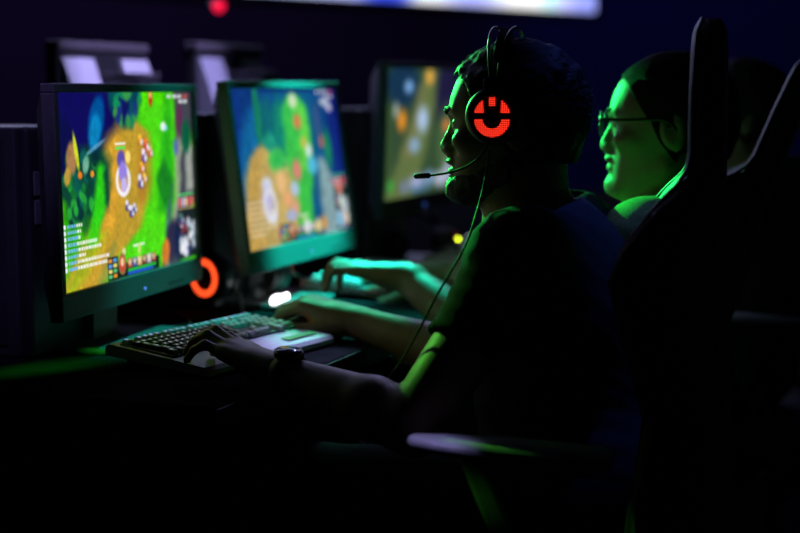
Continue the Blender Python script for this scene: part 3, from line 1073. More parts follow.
def keycap(w, r_=None):
    bm = bmesh.new()
    a, b, hgt = w / 2, .0068, .0075
    lo = [bm.verts.new(p) for p in ((-b, -a, 0), (b, -a, 0), (b, a, 0), (-b, a, 0))]
    mi = [bm.verts.new(p) for p in ((-b * .86, -a + .0016, hgt * .8), (b * .8, -a + .0016, hgt * .8), (b * .8, a - .0016, hgt * .8), (-b * .86, a - .0016, hgt * .8))]
    up = [bm.verts.new(p) for p in ((-b * .74, -a + .0024, hgt), (b * .68, -a + .0024, hgt), (b * .68, a - .0024, hgt), (-b * .74, a - .0024, hgt))]
    for p, q in ((lo, mi), (mi, up)):
        for k in range(4):
            bm.faces.new((p[k], p[(k + 1) % 4], q[(k + 1) % 4], q[k]))
    bm.faces.new(up)
    bm.faces.new(lo[::-1])
    if r_ is not None:                                  # the lit legend: two or three short strokes on the cap
        for _ in range(r_.randint(2, 4)):
            x, y = (r_.rand() - .5) * b * .5, (r_.rand() - .3) * a * .7
            sx, sy = (.0022, .0006) if r_.rand() < .5 else (.0006, .0022)
            f = bm.faces.new([bm.verts.new(q) for q in ((x - sx, y - sy, hgt + .0002), (x + sx, y - sy, hgt + .0002), (x + sx, y + sy, hgt + .0002), (x - sx, y + sy, hgt + .0002))])
            f.material_index = 1
    bm.transform(Matrix.Rotation(PI / 2, 4, 'Z'))
    return bm


LEGEND = led_mat('lit key legend', (.75, .72, .9), .55)
LEGENDF = led_mat('blue lit key legend', (.35, .42, 1.), 1.6)


def keyboard(loc, yaw, pitch, L, D, label, single, body=SILVER, key=KEY):
    """local: +x towards the player, +y to the player's right, origin under the back left corner"""
    t = thing('keyboard', loc, -yaw, label, 'keyboard')
    T = Matrix.Rotation(pitch, 4, 'Y')
    hb = .014
    bm = bmesh.new()
    prism(bm, [(0, .0), (0, hb), (.006, hb + .004), (D - .006, hb + .001), (D, hb - .004), (D, .002)], L, Matrix.Translation((0, L / 2, 0)))
    bm.transform(T)
    from_bm('body', bm, body, t)
    kd = (L - .024) / 22.8
    rp = .0168 * D / .2
    bm = bmesh.new()
    box(bm, (.027 + rp * 2.7, L / 2, hb + .0035), (rp * 6.4, L - .018, .004), None, .001)
    bm.transform(T)
    from_bm('key_bed', bm, DECK, t)
    for s in (.06, L - .06):
        bm = bmesh.new()
        h = loc[2] - .74
        box(bm, (.012, s, -h / 2 + .003), (.012, .03, h + .002), None, .001)
        from_bm('foot', bm, PLASTIC, t)
    bm = bmesh.new()
    box(bm, (.012, L - .052, hb + .005), (.009, .044, .003), None, .001)
    bm.transform(T)
    from_bm('indicator_light', bm, led_mat('white indicator light', (.85, .93, 1.), 1.6), t, label='glowing white indicator bar')
    bm = bmesh.new()
    box(bm, (D - .030, L - .062, hb + .0036), (.016, .085, .001), None, .0004)
    bm.transform(T)
    from_bm('sticker', bm, mat('green glossy sticker', (.10, .32, .08), .3), t, label='green glossy strip')
    tot = bmesh.new()
    n = 0
    kr = np.random.RandomState(3)
    for r, row in enumerate(KEYROWS):
        y = .012
        x = .022 + r * rp + (.004 if r else 0)
        for w in row:
            if w < 0:
                y += -w * kd
                continue
            k = keycap(w * kd * .94, kr if single else None)
            dark = (y < L * .60) and r not in (0,)
            k.transform(T @ Matrix.Translation((x + rp * .5 - .004, y + w * kd / 2, hb + .0045)))
            y += w * kd
            if single and n < 100:
                kk = from_bm('key', k, KEYD if dark else key, t)
                kk.data.materials.append(LEGENDF if r == 0 else LEGEND)
                n += 1
            else:
                me = bpy.data.meshes.new('tmp')
                k.to_mesh(me)
                k.free()
                tot.from_mesh(me)
                bpy.data.meshes.remove(me)
    o = from_bm('keys', tot, key, t)
    o['kind'] = 'stuff'
    return t


b = on_desk(105, 355, .761)
keyboard(b, math.radians(29), .10, .355, .19, 'silver keyboard under the nearest hand, in front of the nearest screen', True)
b2 = on_desk(300, 287, .762)
keyboard(b2, math.radians(20), .09, .40, .19, 'blurred teal-lit keyboard under the second player\'s hand', False, body=BEZEL)
b3 = on_desk(425, 262, .762)
keyboard(b3 + V(.02, .1, 0), math.radians(15), .09, .40, .19, 'farthest blurred keyboard under the third player\'s hand', False, body=BEZEL)


# ------------------------------------------------------------------ mice
def mouse(loc, rz, label, glow, glowcol, cable_to=None):
    t = thing('computer_mouse', loc, rz, label, 'mouse')
    F = Field((-.08, -.05, -.01), (.08, .05, .06), .0025)
    F.ball((-.005, 0, .008), (.060, .031, .029), None, .01)
    F.ball((-.018, 0, .012), (.042, .030, .028), None, .01)
    F.cone((.03, -.012, .008), (.03, .012, .008), .018, .018, .01)
    F.cut((0, 0, .001), (0, 0, -1))
    F.ball((.03, 0, .031), (.022, .0035, .007), None, .003, sub=True)
    from_me('shell', F.mesh('shell', (0, 0, 0), 1), PLASTIC, t, True)
    bm = bmesh.new()
    lathe(bm, [(.008, -.003), (.0095, -.002), (.0095, .002), (.008, .003)], 20, Matrix.Translation((.034, 0, .024)) @ Matrix.Rotation(PI / 2, 4, 'X'))
    from_bm('scroll_wheel', bm, RUBBER, t, True)
    bm = bmesh.new()
    tube(bm, [V(-.056, .020, .021), V(-.044, .0265, .022), V(-.026, .0315, .022), V(-.016, .0325, .022)], .0024, 6)
    from_bm('light_strip', bm, led_mat('mouse light', glowcol, glow), t, label='glowing light strip')
    return t


mh = J1['wrR'] + unit(V(-.93, .36, 0)) * .098
mouse((mh[0], mh[1], .741), math.atan2(.36, -.93), 'black mouse with a red light strip under the first player\'s right hand', 6., (1., .03, .01))
mh2 = J2['wrR'] + unit(V(-.93, .30, 0)) * .115
mouse((mh2[0], mh2[1], .741), math.atan2(.30, -.93), 'black mouse under the second player\'s right hand', 1., (.1, .9, .2))
mh3 = J3['wrR'] + unit(V(-.93, .30, 0)) * .115
mouse((mh3[0], mh3[1], .741), math.atan2(.30, -.93), 'black mouse under the third player\'s right hand', 1., (.1, .9, .2))

# a small device with an overexposed white loop of light
p = on_desk(273, 310)
t = thing('desk_light', (p[0], p[1], .74), -.3, 'small black device with a glaring white loop of light, beyond the first player\'s mouse', 'light')
from_bm('base', bx((0, .02, .006), (.035, .10, .012), .004), PLASTIC, t)
bm = bmesh.new()
loop = [V(.0, .012 + .024 * math.cos(a) + .008, .017 + .006 * math.sin(a)) for a in np.linspace(0, 2 * PI, 17)]
tube(bm, loop + [loop[1]], .0033, 8)
tube(bm, [V(0, .04, .017), V(.0, .058, .017), V(.004, .066, .020)], .005, 8)
from_bm('light_loop', bm, led_mat('white loop light', (.9, .97, 1.), 9.), t, True, label='white glowing loop')


# ------------------------------------------------------------------ headsets
def headset(name_label, M, base, ring, worn=True, half=.098, top=.127, cable=None, boom=None, strengthlabel='red', plain=False):
    """M: 4x4 placing the headset frame (x forward, y to the wearer's left, z up, origin between the ears) in the world"""
    t = thing('headset', base, 0, name_label, 'headset')
    M = Matrix.Translation(-Vector(base)) @ M
    for s in (1, -1):
        A = M @ Matrix.Translation((0, s * half, 0)) @ Matrix.Rotation(-s * PI / 2, 4, 'X')     # local z = outwards
        bm = bmesh.new()
        lathe(bm, [(.028, -.022), (.037, -.020), (.0405, -.010), (.041, 0), (.039, .006), (.033, .011), (.0275, .0125), (.0268, .0115), (.0, .0115 + 1e-4)][:-1], 48, A)
        cup = from_bm('ear_cup', bm, PLASTIC, t, True)
        bm = bmesh.new()
        n = 36
        tube(bm, [A @ Vector((.026 * math.cos(2 * PI * k / n), .032 * math.sin(2 * PI * k / n), -.023)) for k in range(n + 1)], .010, 10)
        c = from_bm('ear_cushion', bm, SOFT, cup, True)
        # lit shapes: a broad U below, a small block on top and two wedges, as on the photograph
        bm = bmesh.new()
        uv = bm.loops.layers.uv.new('grille')

        def plate(poly, z=.0128, th=.0012):
            lo = [bm.verts.new((x, y, z)) for x, y in poly]
            up = [bm.verts.new((x, y, z + th)) for x, y in poly]
            fs = [bm.faces.new(up), bm.faces.new(lo[::-1])]
            for k in range(len(poly)):
                fs.append(bm.faces.new((lo[k], lo[(k + 1) % len(poly)], up[(k + 1) % len(poly)], up[k])))
            for f in fs:
                for lp in f.loops:
                    lp[uv].uv = (lp.vert.co.x, lp.vert.co.y)
        arc = lambda r, a0, a1, n_, cy=0.: [(r * math.cos(math.radians(a)), cy + r * math.sin(math.radians(a))) for a in np.linspace(a0, a1, n_)]
        if plain:
            for k in range(24):
                plate(arc(.0315, k * 15, k * 15 + 15, 3) + arc(.0215, k * 15 + 15, k * 15, 3))
        else:
            for k in range(12):
                plate(arc(.0252, 180 + k * 15, 195 + k * 15, 3, -.0042) + arc(.0133, 195 + k * 15, 180 + k * 15, 3, -.0042))
            plate([(-.0048, .0145), (.0048, .0145), (.0048, .0262), (-.0048, .0262)])
            plate([(.0120, .0045)] + arc(.0256, 10, 60, 8))
            plate([(-x, y) for x, y in [(.0120, .0045)] + arc(.0256, 10, 60, 8)][::-1])
        # in the cup frame local y points up or down depending on the side
        bm.transform(A @ Matrix.Rotation(0 if s < 0 else PI, 4, 'Z'))
        from_bm('light_ring', bm, ring, cup, label='glowing %s ring behind a fine grille' % strengthlabel)
        bm = bmesh.new()
        lathe(bm, [(.0115, .0112), (.0115, .0122), (.010, .0128), (.004, .0130)], 32, A)
        from_bm('hub_cap', bm, PLASTIC, cup, True)
        bm = bmesh.new()
        box(bm, (0, s * (half + .0), .046), (.030, .010, .014), None, .003)
        bm.transform(M)
        from_bm('yoke', bm, PLASTIC, t)
    for dx in (.0125, -.0125):
        bm = bmesh.new()
        pts = []
        for a in np.linspace(0, PI, 33):
            pts.append(M @ Vector((dx * (.45 + .75 * math.sin(a)), half * 1.0 * math.cos(a), .055 + (top - .055) * math.sin(a) ** .8)))
        tube(bm, pts, .0023, 8)
        from_bm('headband', bm, mat('dark steel wire', (.16, .165, .18), .3, .8), t, True)
    bm = bmesh.new()
    pts = [M @ Vector((0, half * .9 * math.cos(a), .06 + (top - .075) * math.sin(a) ** .8)) for a in np.linspace(.22, PI - .22, 25)]
    tube(bm, pts, .016, 10, flat=.16, up=tuple(M.to_3x3() @ Vector((1, 0, 0))))
    from_bm('suspension_strap', bm, SOFT, t, True)
    return t, M


REDRING = led_mat('red ring light', (1., .030, .012), 1.15, dots=340.)
ORANGERING = led_mat('orange ring light', (1., .075, .015), 1.7)
O, H = J1['head'], J1['H']
hc = O + H.T @ V(.010, 0, -.004)
Mh = Matrix(((H[0][0], H[1][0], H[2][0], hc[0]), (H[0][1], H[1][1], H[2][1], hc[1]), (H[0][2], H[1][2], H[2][2], hc[2]), (0, 0, 0, 1)))
cup_px = at(494, 116, 2.21)
# bring the near cup onto its pixel by shifting the headset along the head's forward and up axes
dl = cup_px - (hc + H[1] * .105)
hc = hc + H[0] * np.dot(dl, H[0]) + H[2] * np.dot(dl, H[2])
for k in range(3):
    Mh[k][3] = hc[k]
hs, Mloc = headset('headset with a glowing red ring and boom microphone worn by the first player', Mh, tuple(V(O[0], O[1], O[2] - .15)), REDRING)
hb_ = V(O[0], O[1], O[2] - .15)
Yn = 2.205
bp = [at(487, 146, Yn), at(484, 152, Yn), at(474, 162, Yn), at(462, 168.5, Yn + .01), at(447, 173, Yn + .03), at(430, 175.5, Yn + .06)]
bm = bmesh.new()
tube(bm, [q - hb_ for q in catmull(bp, 6)], .0018, 8)
mb = from_bm('microphone_boom', bm, RUBBER, hs, True)
bm = bmesh.new()
a_, b_ = at(430, 175.5, Yn + .06) - hb_, at(415, 176.2, Yn + .08) - hb_
tube(bm, [a_, lerp(a_, b_, .06), lerp(a_, b_, .1), lerp(a_, b_, .92), b_], [.002, .0038, .0042, .0042, .0032], 10)
from_bm('microphone', bm, RUBBER, mb, True)
bm = bmesh.new()
cp = [at(490, 150, Yn), at(487, 170, Yn - .01), at(482, 193, Yn - .03), at(476, 215, 2.13), at(467, 242, 2.09), at(453, 268, 2.07), at(436, 297, 2.06),
      at(419, 330, 2.06), at(402, 360, 2.07), at(390, 376, 2.09), at(380, 392, 2.13), at(368, 398, 2.2)]
tube(bm, [q - hb_ for q in catmull(cp, 6)], .0017, 8)
from_bm('cable', bm, RUBBER, hs, True)


def lay_headset(px, py, Y, axis, tilt, ring, label, colour, scale=1.):
    """headset resting on the desk; axis: plan angle of the line near cup to far cup, tilt: band leaning over"""
    c = at(px, py, Y)
    yv = Vector((-math.cos(axis), -math.sin(axis), 0))                # wearer's left = towards the near cup
    z = Vector((0, 0, 1))
    x = yv.cross(z)
    R = Matrix((x, yv, z)).transposed().to_4x4() @ Matrix.Rotation(tilt, 4, 'Y')
    M = Matrix.Translation(Vector(c) - yv * .09 * scale) @ R @ Matrix.Scale(scale, 4)
    t, Ml = headset(label, M, (c[0], c[1], .74), ring, half=.075, top=.14, strengthlabel=colour, plain=True)
    bm = bmesh.new()
    pts = [Ml @ Vector(q) for q in ((.02, .075, -.025), (.05, .08, -.03), (.085, .05, .01))]
    tube(bm, catmull(pts, 5), .0022, 8)
    from_bm('microphone_boom', bm, RUBBER, t, True)
    return t


lay_headset(203, 278, 2.95, math.radians(50), math.radians(60), ORANGERING, 'black headset with a glowing orange ring lying on the desk between the two nearest screens', 'orange', 1.15)
lay_headset(385, 246, 3.75, math.radians(20), math.radians(55), led_mat('dim orange ring', (1., .12, .03), .12), 'blurred dark headset on the desk in front of the farthest screen', 'dim orange')

# ------------------------------------------------------------------ cables on the desk
def cable(label, pts, r=.002, m=RUBBER):
    bm = bmesh.new()
    P = catmull(pts, 8)
    tube(bm, P, r, 8)
    o = from_bm('cable', bm, m, None, True)
    return tagged(o, label, 'cable')


z = .743
cable('black cable looping round the stand of the nearest monitor', [on_desk(96, 338, z), on_desk(118, 327, z), on_desk(150, 324, z), on_desk(178, 330, z), on_desk(190, 322, z), on_desk(170, 312, z), on_desk(130, 309, z)], .0024)
cable('grey cable running back from the light-up device to the second monitor', [on_desk(262, 300, z), on_desk(256, 292, z + .02), on_desk(264, 278, .78), on_desk(282, 270, .80), on_desk(300, 276, .78), on_desk(312, 284, z), on_desk(330, 276, z)], .0035, mat('grey cable sheath', (.20, .20, .21), .4))
cable('cable rising beside the orange-ringed headset', [on_desk(246, 322, z), on_desk(243, 312, z), on_desk(241, 300, .76), on_desk(238, 292, .785), on_desk(233, 292, z)], .0024, mat('grey cable sheath', (.20, .20, .21), .4))
cable('thin cable from the nearest keyboard to the back of the desk', [on_desk(104, 349, z), on_desk(95, 344, z), on_desk(86, 335, z), on_desk(80, 326, z), on_desk(70, 318, z)], .002)

# small mouse-like adapter left of the nearest screen
p = on_desk(38, 291)
t = thing('usb_hub', (p[0], p[1], .74), -.3, 'small pale box lit green on the desk left of the nearest screen', 'adapter')
from_bm('body', bx((0, 0, .012), (.05, .035, .024), .004), PALE, t)
for k in range(2):
    from_bm('socket', bx((.0255, -.008 + k * .016, .012), (.002, .011, .005)), PLASTIC, t)

# ------------------------------------------------------------------ wristwatch
w0, wd = J1['wrL'], unit(J1['handL']['dir'])
wa = unit(unit(J1['wrL'] - J1['elL']) * .6 + wd * .4)
wz = unit(V(.15, -.25, 1) - wa * np.dot(V(.15, -.25, 1), wa))
wy = np.cross(wz, wa)
wc = w0 - wa * .012
t = thing('wristwatch', wc, 0, 'dark wristwatch with a black strap on the first player\'s left wrist', 'watch')
bm = bmesh.new()
n = 40
ro, prev, first = [], None, None
for k in range(n):
    a = 2 * PI * k / n
    e = wy * math.cos(a) * 1.08 + wz * math.sin(a)
    e_ = [wa * x + e * r for x, r in ((-.0105, .0298), (.0105, .0290), (.0105, .0318), (-.0105, .0326))]
    ro.append([bm.verts.new(q) for q in e_])
for k in range(n):
    u, w = ro[k], ro[(k + 1) % n]
    for j in range(4):
        bm.faces.new((u[j], u[(j + 1) % 4], w[(j + 1) % 4], w[j]))
from_bm('strap', bm, SOFT, t, True)
Mw = Matrix(((wa[0], wy[0], wz[0], 0), (wa[1], wy[1], wz[1], 0), (wa[2], wy[2], wz[2], 0), (0, 0, 0, 1)))
bm = bmesh.new()
lathe(bm, [(.019, .029), (.0215, .031), (.0215, .037), (.020, .0385)], 40, Mw)
cs = from_bm('watch_case', bm, mat('dark watch steel', (.08, .08, .09), .3, .9), t, True)
bm = bmesh.new()
lathe(bm, [(.0185, .0386), (.018, .0392), (.004, .0394)], 40, Mw)
from_bm('watch_glass', bm, mat('black watch glass', (.01, .01, .012), .08), cs, True)
bm = bmesh.new()
tube(bm, [Mw @ Vector((0, -.0215, .034)), Mw @ Vector((0, -.0255, .034))], .003, 10)
from_bm('crown', bm, METAL, cs, True)
bm = bmesh.new()
box(bm, Mw @ Vector((0, 0, -.0325)), (.016, .018, .003), Mw.to_3x3().to_4x4(), .0008)
from_bm('buckle', bm, METAL, t)

# ------------------------------------------------------------------ glasses of the second player
O, H, s = J2['head'], J2['H'], 1.06
gb = O + s * (H.T @ V(.09, 0, -.004))
t = thing('eyeglasses', gb, 0, 'thin dark-framed eyeglasses worn by the second player', 'glasses')
G = lambda x, y, z: O + s * (H.T @ V(x, y, z)) - gb
lens = bpy.data.materials.new('clear lens')
lens.use_nodes = True
lb = lens.node_tree.nodes['Principled BSDF']
lb.inputs['Transmission Weight'].default_value = 1.
lb.inputs['Roughness'].default_value = .02
lb.inputs['IOR'].default_value = 1.1
FRAME = mat('dark glasses frame', (.03, .025, .022), .3)
for y in (1, -1):
    ring = [G(.1105 - .006 * abs(.026 * math.cos(a) + .034) / .05, y * (.034 + .0255 * math.cos(a)), -.005 + .018 * math.sin(a) * (1 - .1 * math.cos(a))) for a in np.linspace(0, 2 * PI, 33)]
    bm = bmesh.new()
    tube(bm, ring[:-1] + [ring[0]], .0015, 8)
    rim = from_bm('rim', bm, FRAME, t, True)
    bm = bmesh.new()
    fr = [bm.verts.new(q + H[0] * .0006) for q in ring[:-1]]
    bk = [bm.verts.new(q - H[0] * .0006) for q in ring[:-1]]
    bm.faces.new(fr)
    bm.faces.new(bk[::-1])
    for k in range(32):
        bm.faces.new((fr[k], bk[k], bk[(k + 1) % 32], fr[(k + 1) % 32]))
    from_bm('lens', bm, lens, rim)
    bm = bmesh.new()
    tube(bm, catmull([G(.104, y * .061, .002), G(.098, y * .071, .002), G(.07, y * .0775, .002), G(.03, y * .080, .004), G(.0, y * .080, .004), G(-.018, y * .0765, -.012), G(-.024, y * .0745, -.03)], 5), .0016, 8, 1.6)
    from_bm('temple_arm', bm, FRAME, t, True)
bm = bmesh.new()
tube(bm, catmull([G(.109, -.010, .000), G(.114, 0, .003), G(.109, .010, .000)], 4), .0014, 8)
from_bm('bridge', bm, FRAME, t, True)


# ------------------------------------------------------------------ gaming chairs
def gaming_chair(loc, rz, label, recline=.0, drop=0.):
    """local: +x forward, +y to the sitter's left, origin on the floor under the seat"""
    t = thing('gaming_chair', loc, rz, label, 'chair', 'high-backed gaming chairs')
    T = Matrix.Translation((-.20, 0, .47 - drop)) @ Matrix.Rotation(-recline, 4, 'Y')
    zz = np.array([0, .06, .15, .28, .40, .46, .50, .53, .55, .57, .59, .62, .70, .76, .785, .80])
    hw = np.array([.215, .22, .225, .235, .255, .262, .258, .245, .225, .195, .165, .145, .140, .130, .110, .07])
    pr = np.array([.07, .085, .075, .055, .095, .115, .100, .075, .058, .035, .010, .002, .002, .0, .0, .0])
    th = np.array([.085, .085, .08, .075, .07, .064, .060, .058, .056, .054, .052, .050, .050, .048, .044, .028])
    Z = np.linspace(0, .80, 81)
    ns = 28
    bm = bmesh.new()
    rings = []
    lines = {1: [], -1: []}
    for z_ in Z:
        h, p_, w = np.interp(z_, zz, hw), np.interp(z_, zz, pr), np.interp(z_, zz, th)
        ring = []
        for k in range(ns + 1):
            s_ = -1 + 2 * k / ns
            s_ = math.copysign(abs(s_) ** .8, s_)
            e = max(0., 1 - abs(s_) ** 8) ** .5
            wing = p_ * abs(s_) ** 2.6
            ring.append((wing + .5 * w * e, s_ * h, z_))
        for k in range(ns, -1, -1):
            s_ = -1 + 2 * k / ns
            s_ = math.copysign(abs(s_) ** .8, s_)
            e = max(0., 1 - abs(s_) ** 8) ** .5
            wing = p_ * abs(s_) ** 2.6 * .9
            ring.append((wing - .5 * w * e - .002, s_ * h, z_))
        rings.append([bm.verts.new(T @ Vector(q)) for q in ring])
        for sg in (1, -1):
            e = max(0., 1 - .93 ** 8) ** .5
            lines[sg].append(T @ Vector((p_ * .93 ** 2.6 + .5 * w * e + .0005, sg * h * .93, z_)))
    m = len(rings[0])
    for a, b in zip(rings, rings[1:]):
        for k in range(m):
            bm.faces.new((a[k], a[(k + 1) % m], b[(k + 1) % m], b[k]))
    bm.faces.new(rings[0][::-1])
    bm.faces.new(rings[-1])
    bk = from_bm('backrest', bm, SOFT, t, True)
    for sg in (1, -1):
        bm = bmesh.new()
        tube(bm, lines[sg][::2] , .0028, 6)
        from_bm('piping', bm, mat('grey piping', (.09, .09, .10), .4), bk, True)
    F = Field((-.27, -.31, .34), (.33, .31, .56), .008)
    F.func(lambda P: np.linalg.norm(np.maximum(np.abs(P - V(.03, 0, .415)) - V(.22, .20, .025), 0), axis=-1) - .03, (-.27, -.31, .34), (.33, .31, .56), .0)
    for s_ in (1, -1):
        F.cone((-.18, s_ * .225, .435), (.22, s_ * .225, .43), .045, .042, .02)
    from_me('seat', F.mesh('seat', (0, 0, 0), 1), SOFT, t, True)
    from_bm('seat_plate', bx((.0, 0, .345), (.30, .26, .03), .004), PLASTIC, t)
    bm = bmesh.new()
    tube(bm, catmull([V(-.02, -.12, .345), V(.0, -.26, .335), V(.0, -.31, .33)], 4), .006, 8)
    from_bm('tilt_lever', bm, PLASTIC, t, True)
    for s_ in (1, -1):
        bm = bmesh.new()
        tube(bm, [V(-.04, s_ * .18, .355), V(-.04, s_ * .31, .36), V(.0, s_ * .325, .40)], .014, 8, 1.6)
        ar = from_bm('armrest', bm, PLASTIC, t, True, label='left armrest' if s_ > 0 else 'right armrest')
        bm = bmesh.new()
        box(bm, (.018, s_ * .325, .553), (.030, .026, .325), Matrix.Rotation(.40, 4, 'Y'), .006)
        from_bm('armrest_post', bm, BEZEL, ar)
        bm = bmesh.new()
        pts = [(-.115, -.022), (-.10, -.042), (.02, -.046), (.10, -.040), (.135, -.020), (.14, 0), (.135, .020), (.10, .040), (.02, .046), (-.10, .042), (-.115, .022)]
        lo = [bm.verts.new(Vector((x + .02, s_ * .325 + y * (1 - .5 * max(0, x / .14)), .702 + .05 * x))) for x, y in pts]
        mi = [bm.verts.new(Vector((x * 1.03 + .02, s_ * .325 + y * 1.06 * (1 - .4 * max(0, x / .14)), .711 + .05 * x))) for x, y in pts]
        up = [bm.verts.new(Vector((x + .02, s_ * .325 + y * .94 * (1 - .45 * max(0, x / .14)), .718 + .05 * x))) for x, y in pts]
        for a, b in ((lo, mi), (mi, up)):
            for k in range(len(pts)):
                bm.faces.new((a[k], a[(k + 1) % len(pts)], b[(k + 1) % len(pts)], b[k]))
        bm.faces.new(up)
        bm.faces.new(lo[::-1])
        from_bm('arm_pad', bm, mat('grey polyurethane pad', (.38, .37, .40), .5, bump=.1), ar, True)
    bm = bmesh.new()
    lathe(bm, [(.028, .10), (.028, .23), (.020, .232), (.020, .335)], 24)
    from_bm('gas_lift', bm, PLASTIC, t, True)
    for k in range(5):
        a = 2 * PI * k / 5 + .3
        R = Matrix.Rotation(a, 4, 'Z')
        bm = bmesh.new()
        tube(bm, [R @ Vector((.0, 0, .105)), R @ Vector((.12, 0, .10)), R @ Vector((.29, 0, .075))], [.026, .022, .016], 8)
        lg = from_bm('base_leg', bm, PLASTIC, t, True)
        for s_ in (1, -1):
            bm = bmesh.new()
            lathe(bm, [(.020, -.007), (.0285, -.005), (.0285, .005), (.020, .007)], 20, R @ Matrix.Translation((.29, s_ * .014, .029)) @ Matrix.Rotation(PI / 2, 4, 'X'))
            from_bm('caster', bm, RUBBER, lg, True)
    return t


th1 = math.radians(11.5)
hr = at(708, 106, 2.19)                                             # middle of the headrest
f1 = V(-math.cos(th1), math.sin(th1), 0)
c1 = hr + f1 * .20
gaming_chair((c1[0], c1[1], 0), PI - th1, 'black high-backed gaming chair of the first player, its slim headrest upright behind him', 0., .014)
th2 = math.radians(16)
hr2 = at(789, 103, 2.72)
f2 = V(-math.cos(th2), math.sin(th2), 0)
rec = math.radians(22)
c2 = hr2 + f2 * (.20 + .70 * math.sin(rec))
gaming_chair((c2[0], c2[1], 0), PI - th2, 'reclined black gaming chair of the second player at the right edge of the picture', rec)
c3 = J3['pelvis'] + V(.10, -.02, 0)
gaming_chair((c3[0] - .02, c3[1], 0), PI - math.radians(18), 'black gaming chair of the third player, hidden behind the other two chairs', math.radians(8))

# ------------------------------------------------------------------ the room
DARKWALL = mat('dark painted wall', (.045, .042, .06), .85, var=.12, scale=3., bump=.1, bscale=60)
CARPET = mat('dark carpet tile', (.007, .007, .009), .95, var=.3, scale=300, bump=.4, bscale=500)
CEIL = mat('black painted ceiling', (.02, .02, .025), .9, var=.15, scale=4.)
X0, X1, Y0, Y1, ZC = -5.2, 4.6, -2.4, 9.4, 3.4


def struct(name, bm, m):
    return tagged(from_bm(name, bm, m), kind='structure')


struct('floor', bx(((X0 + X1) / 2, (Y0 + Y1) / 2, -.05), (X1 - X0 + .4, Y1 - Y0 + .4, .1)), CARPET)
struct('ceiling', bx(((X0 + X1) / 2, (Y0 + Y1) / 2, ZC + .05), (X1 - X0 + .4, Y1 - Y0 + .4, .1)), CEIL)
struct('wall_back', bx(((X0 + X1) / 2, Y1 + .06, ZC / 2), (X1 - X0 + .4, .12, ZC)), DARKWALL)
struct('wall_front', bx(((X0 + X1) / 2, Y0 - .06, ZC / 2), (X1 - X0 + .4, .12, ZC)), DARKWALL)
struct('wall_left', bx((X0 - .06, (Y0 + Y1) / 2, ZC / 2), (.12, Y1 - Y0, ZC)), DARKWALL)
struct('wall_right', bx((X1 + .06, (Y0 + Y1) / 2, ZC / 2), (.12, Y1 - Y0, ZC)), DARKWALL)
for n_, c_, s_ in (('baseboard_back', ((X0 + X1) / 2, Y1 - .008, .05), (X1 - X0, .016, .1)), ('baseboard_left', (X0 + .008, (Y0 + Y1) / 2, .05), (.016, Y1 - Y0, .1)),
                   ('baseboard_right', (X1 - .008, (Y0 + Y1) / 2, .05), (.016, Y1 - Y0, .1))):
    struct(n_, bx(c_, s_), mat('black skirting', (.02, .02, .022), .6))

# ------------------------------------------------------------------ the big lit wall screen hanging in the hall
A = at(587, 13, 7.6)
B_ = at(225, -.5, 6.05)
dirn = unit(V(A[0] - B_[0], A[1] - B_[1], 0))
ang = math.atan2(dirn[1], dirn[0])
zb = (A[2] + B_[2]) / 2
Wd, Ht = 4.2, 1.7
o = A - dirn * Wd / 2
t = thing('video_wall', (o[0], o[1], A[2]), ang, 'huge glaring white-blue video screen hanging high in the hall, cut by the top of the picture', 'screen')
p = Picture(120, 60)
p.put(np.ones_like(p.u), (172, 178, 255))
p.put(p.n(3, 41) + .5, (200, 205, 255), .8)
for u, v, a, b, c in ((.88, .95, .05, .3, (255, 255, 255)), (.985, .9, .02, .5, (150, 160, 250)), (.72, .97, .04, .12, (250, 250, 255)), (.67, .98, .03, .08, (60, 80, 230)), (.46, .98, .03, .10, (255, 250, 255)),
                      (.55, .9, .05, .3, (190, 195, 240)), (.35, .97, .05, .1, (120, 130, 235)), (.2, .95, .06, .2, (230, 225, 245)), (.92, .8, .015, .2, (170, 250, 240))):
    p.ell(u, v, a, b, c, soft=1.)
me = screen_mesh('screen', Wd, Ht, p.c)
me.transform(Matrix.Translation((0, -.05, Ht / 2)) @ Matrix.Rotation(-PI / 2, 4, 'Z'))
m = screen_mat('video wall picture', 1.25)
from_me('screen', me, m, t, True)
bm = bmesh.new()
for c_, s_ in (((0, 0, -.02), (Wd + .08, .09, .04)), ((0, 0, Ht + .02), (Wd + .08, .09, .04)), ((-Wd / 2 - .02, 0, Ht / 2), (.04, .09, Ht)), ((Wd / 2 + .02, 0, Ht / 2), (.04, .09, Ht)), ((0, .02, Ht / 2), (Wd, .05, Ht))):
    box(bm, c_, s_)
from_bm('frame', bm, PLASTIC, t)
for s_ in (-1.4, 1.4):
    bm = bmesh.new()
    tube(bm, [V(s_, .0, Ht + .03), V(s_, .0, ZC - A[2])], .012, 8)
    from_bm('hanger', bm, METAL, t)


def lamp_head(name, label, loc, aim, r=.05, lens_m=None, ln=.16):
    d = Vector(aim) - Vector(loc)
    t = thing(name, loc, 0, label, 'light')
    R = d.to_track_quat('Z', 'Y').to_matrix().to_4x4()
    bm = bmesh.new()
    lathe(bm, [(r * .7, -ln), (r, -ln * .8), (r, -.004), (r * 1.05, -.004), (r * 1.05, 0), (r * .92, 0), (r * .92, -.012)], 28, R)
    from_bm('housing', bm, PLASTIC, t, True)
    bm = bmesh.new()
    lathe(bm, [(r * .91, -.011), (r * .91, -.006), (r * .5, -.003)], 28, R)
    from_bm('lens', bm, lens_m, t, True)
    return t


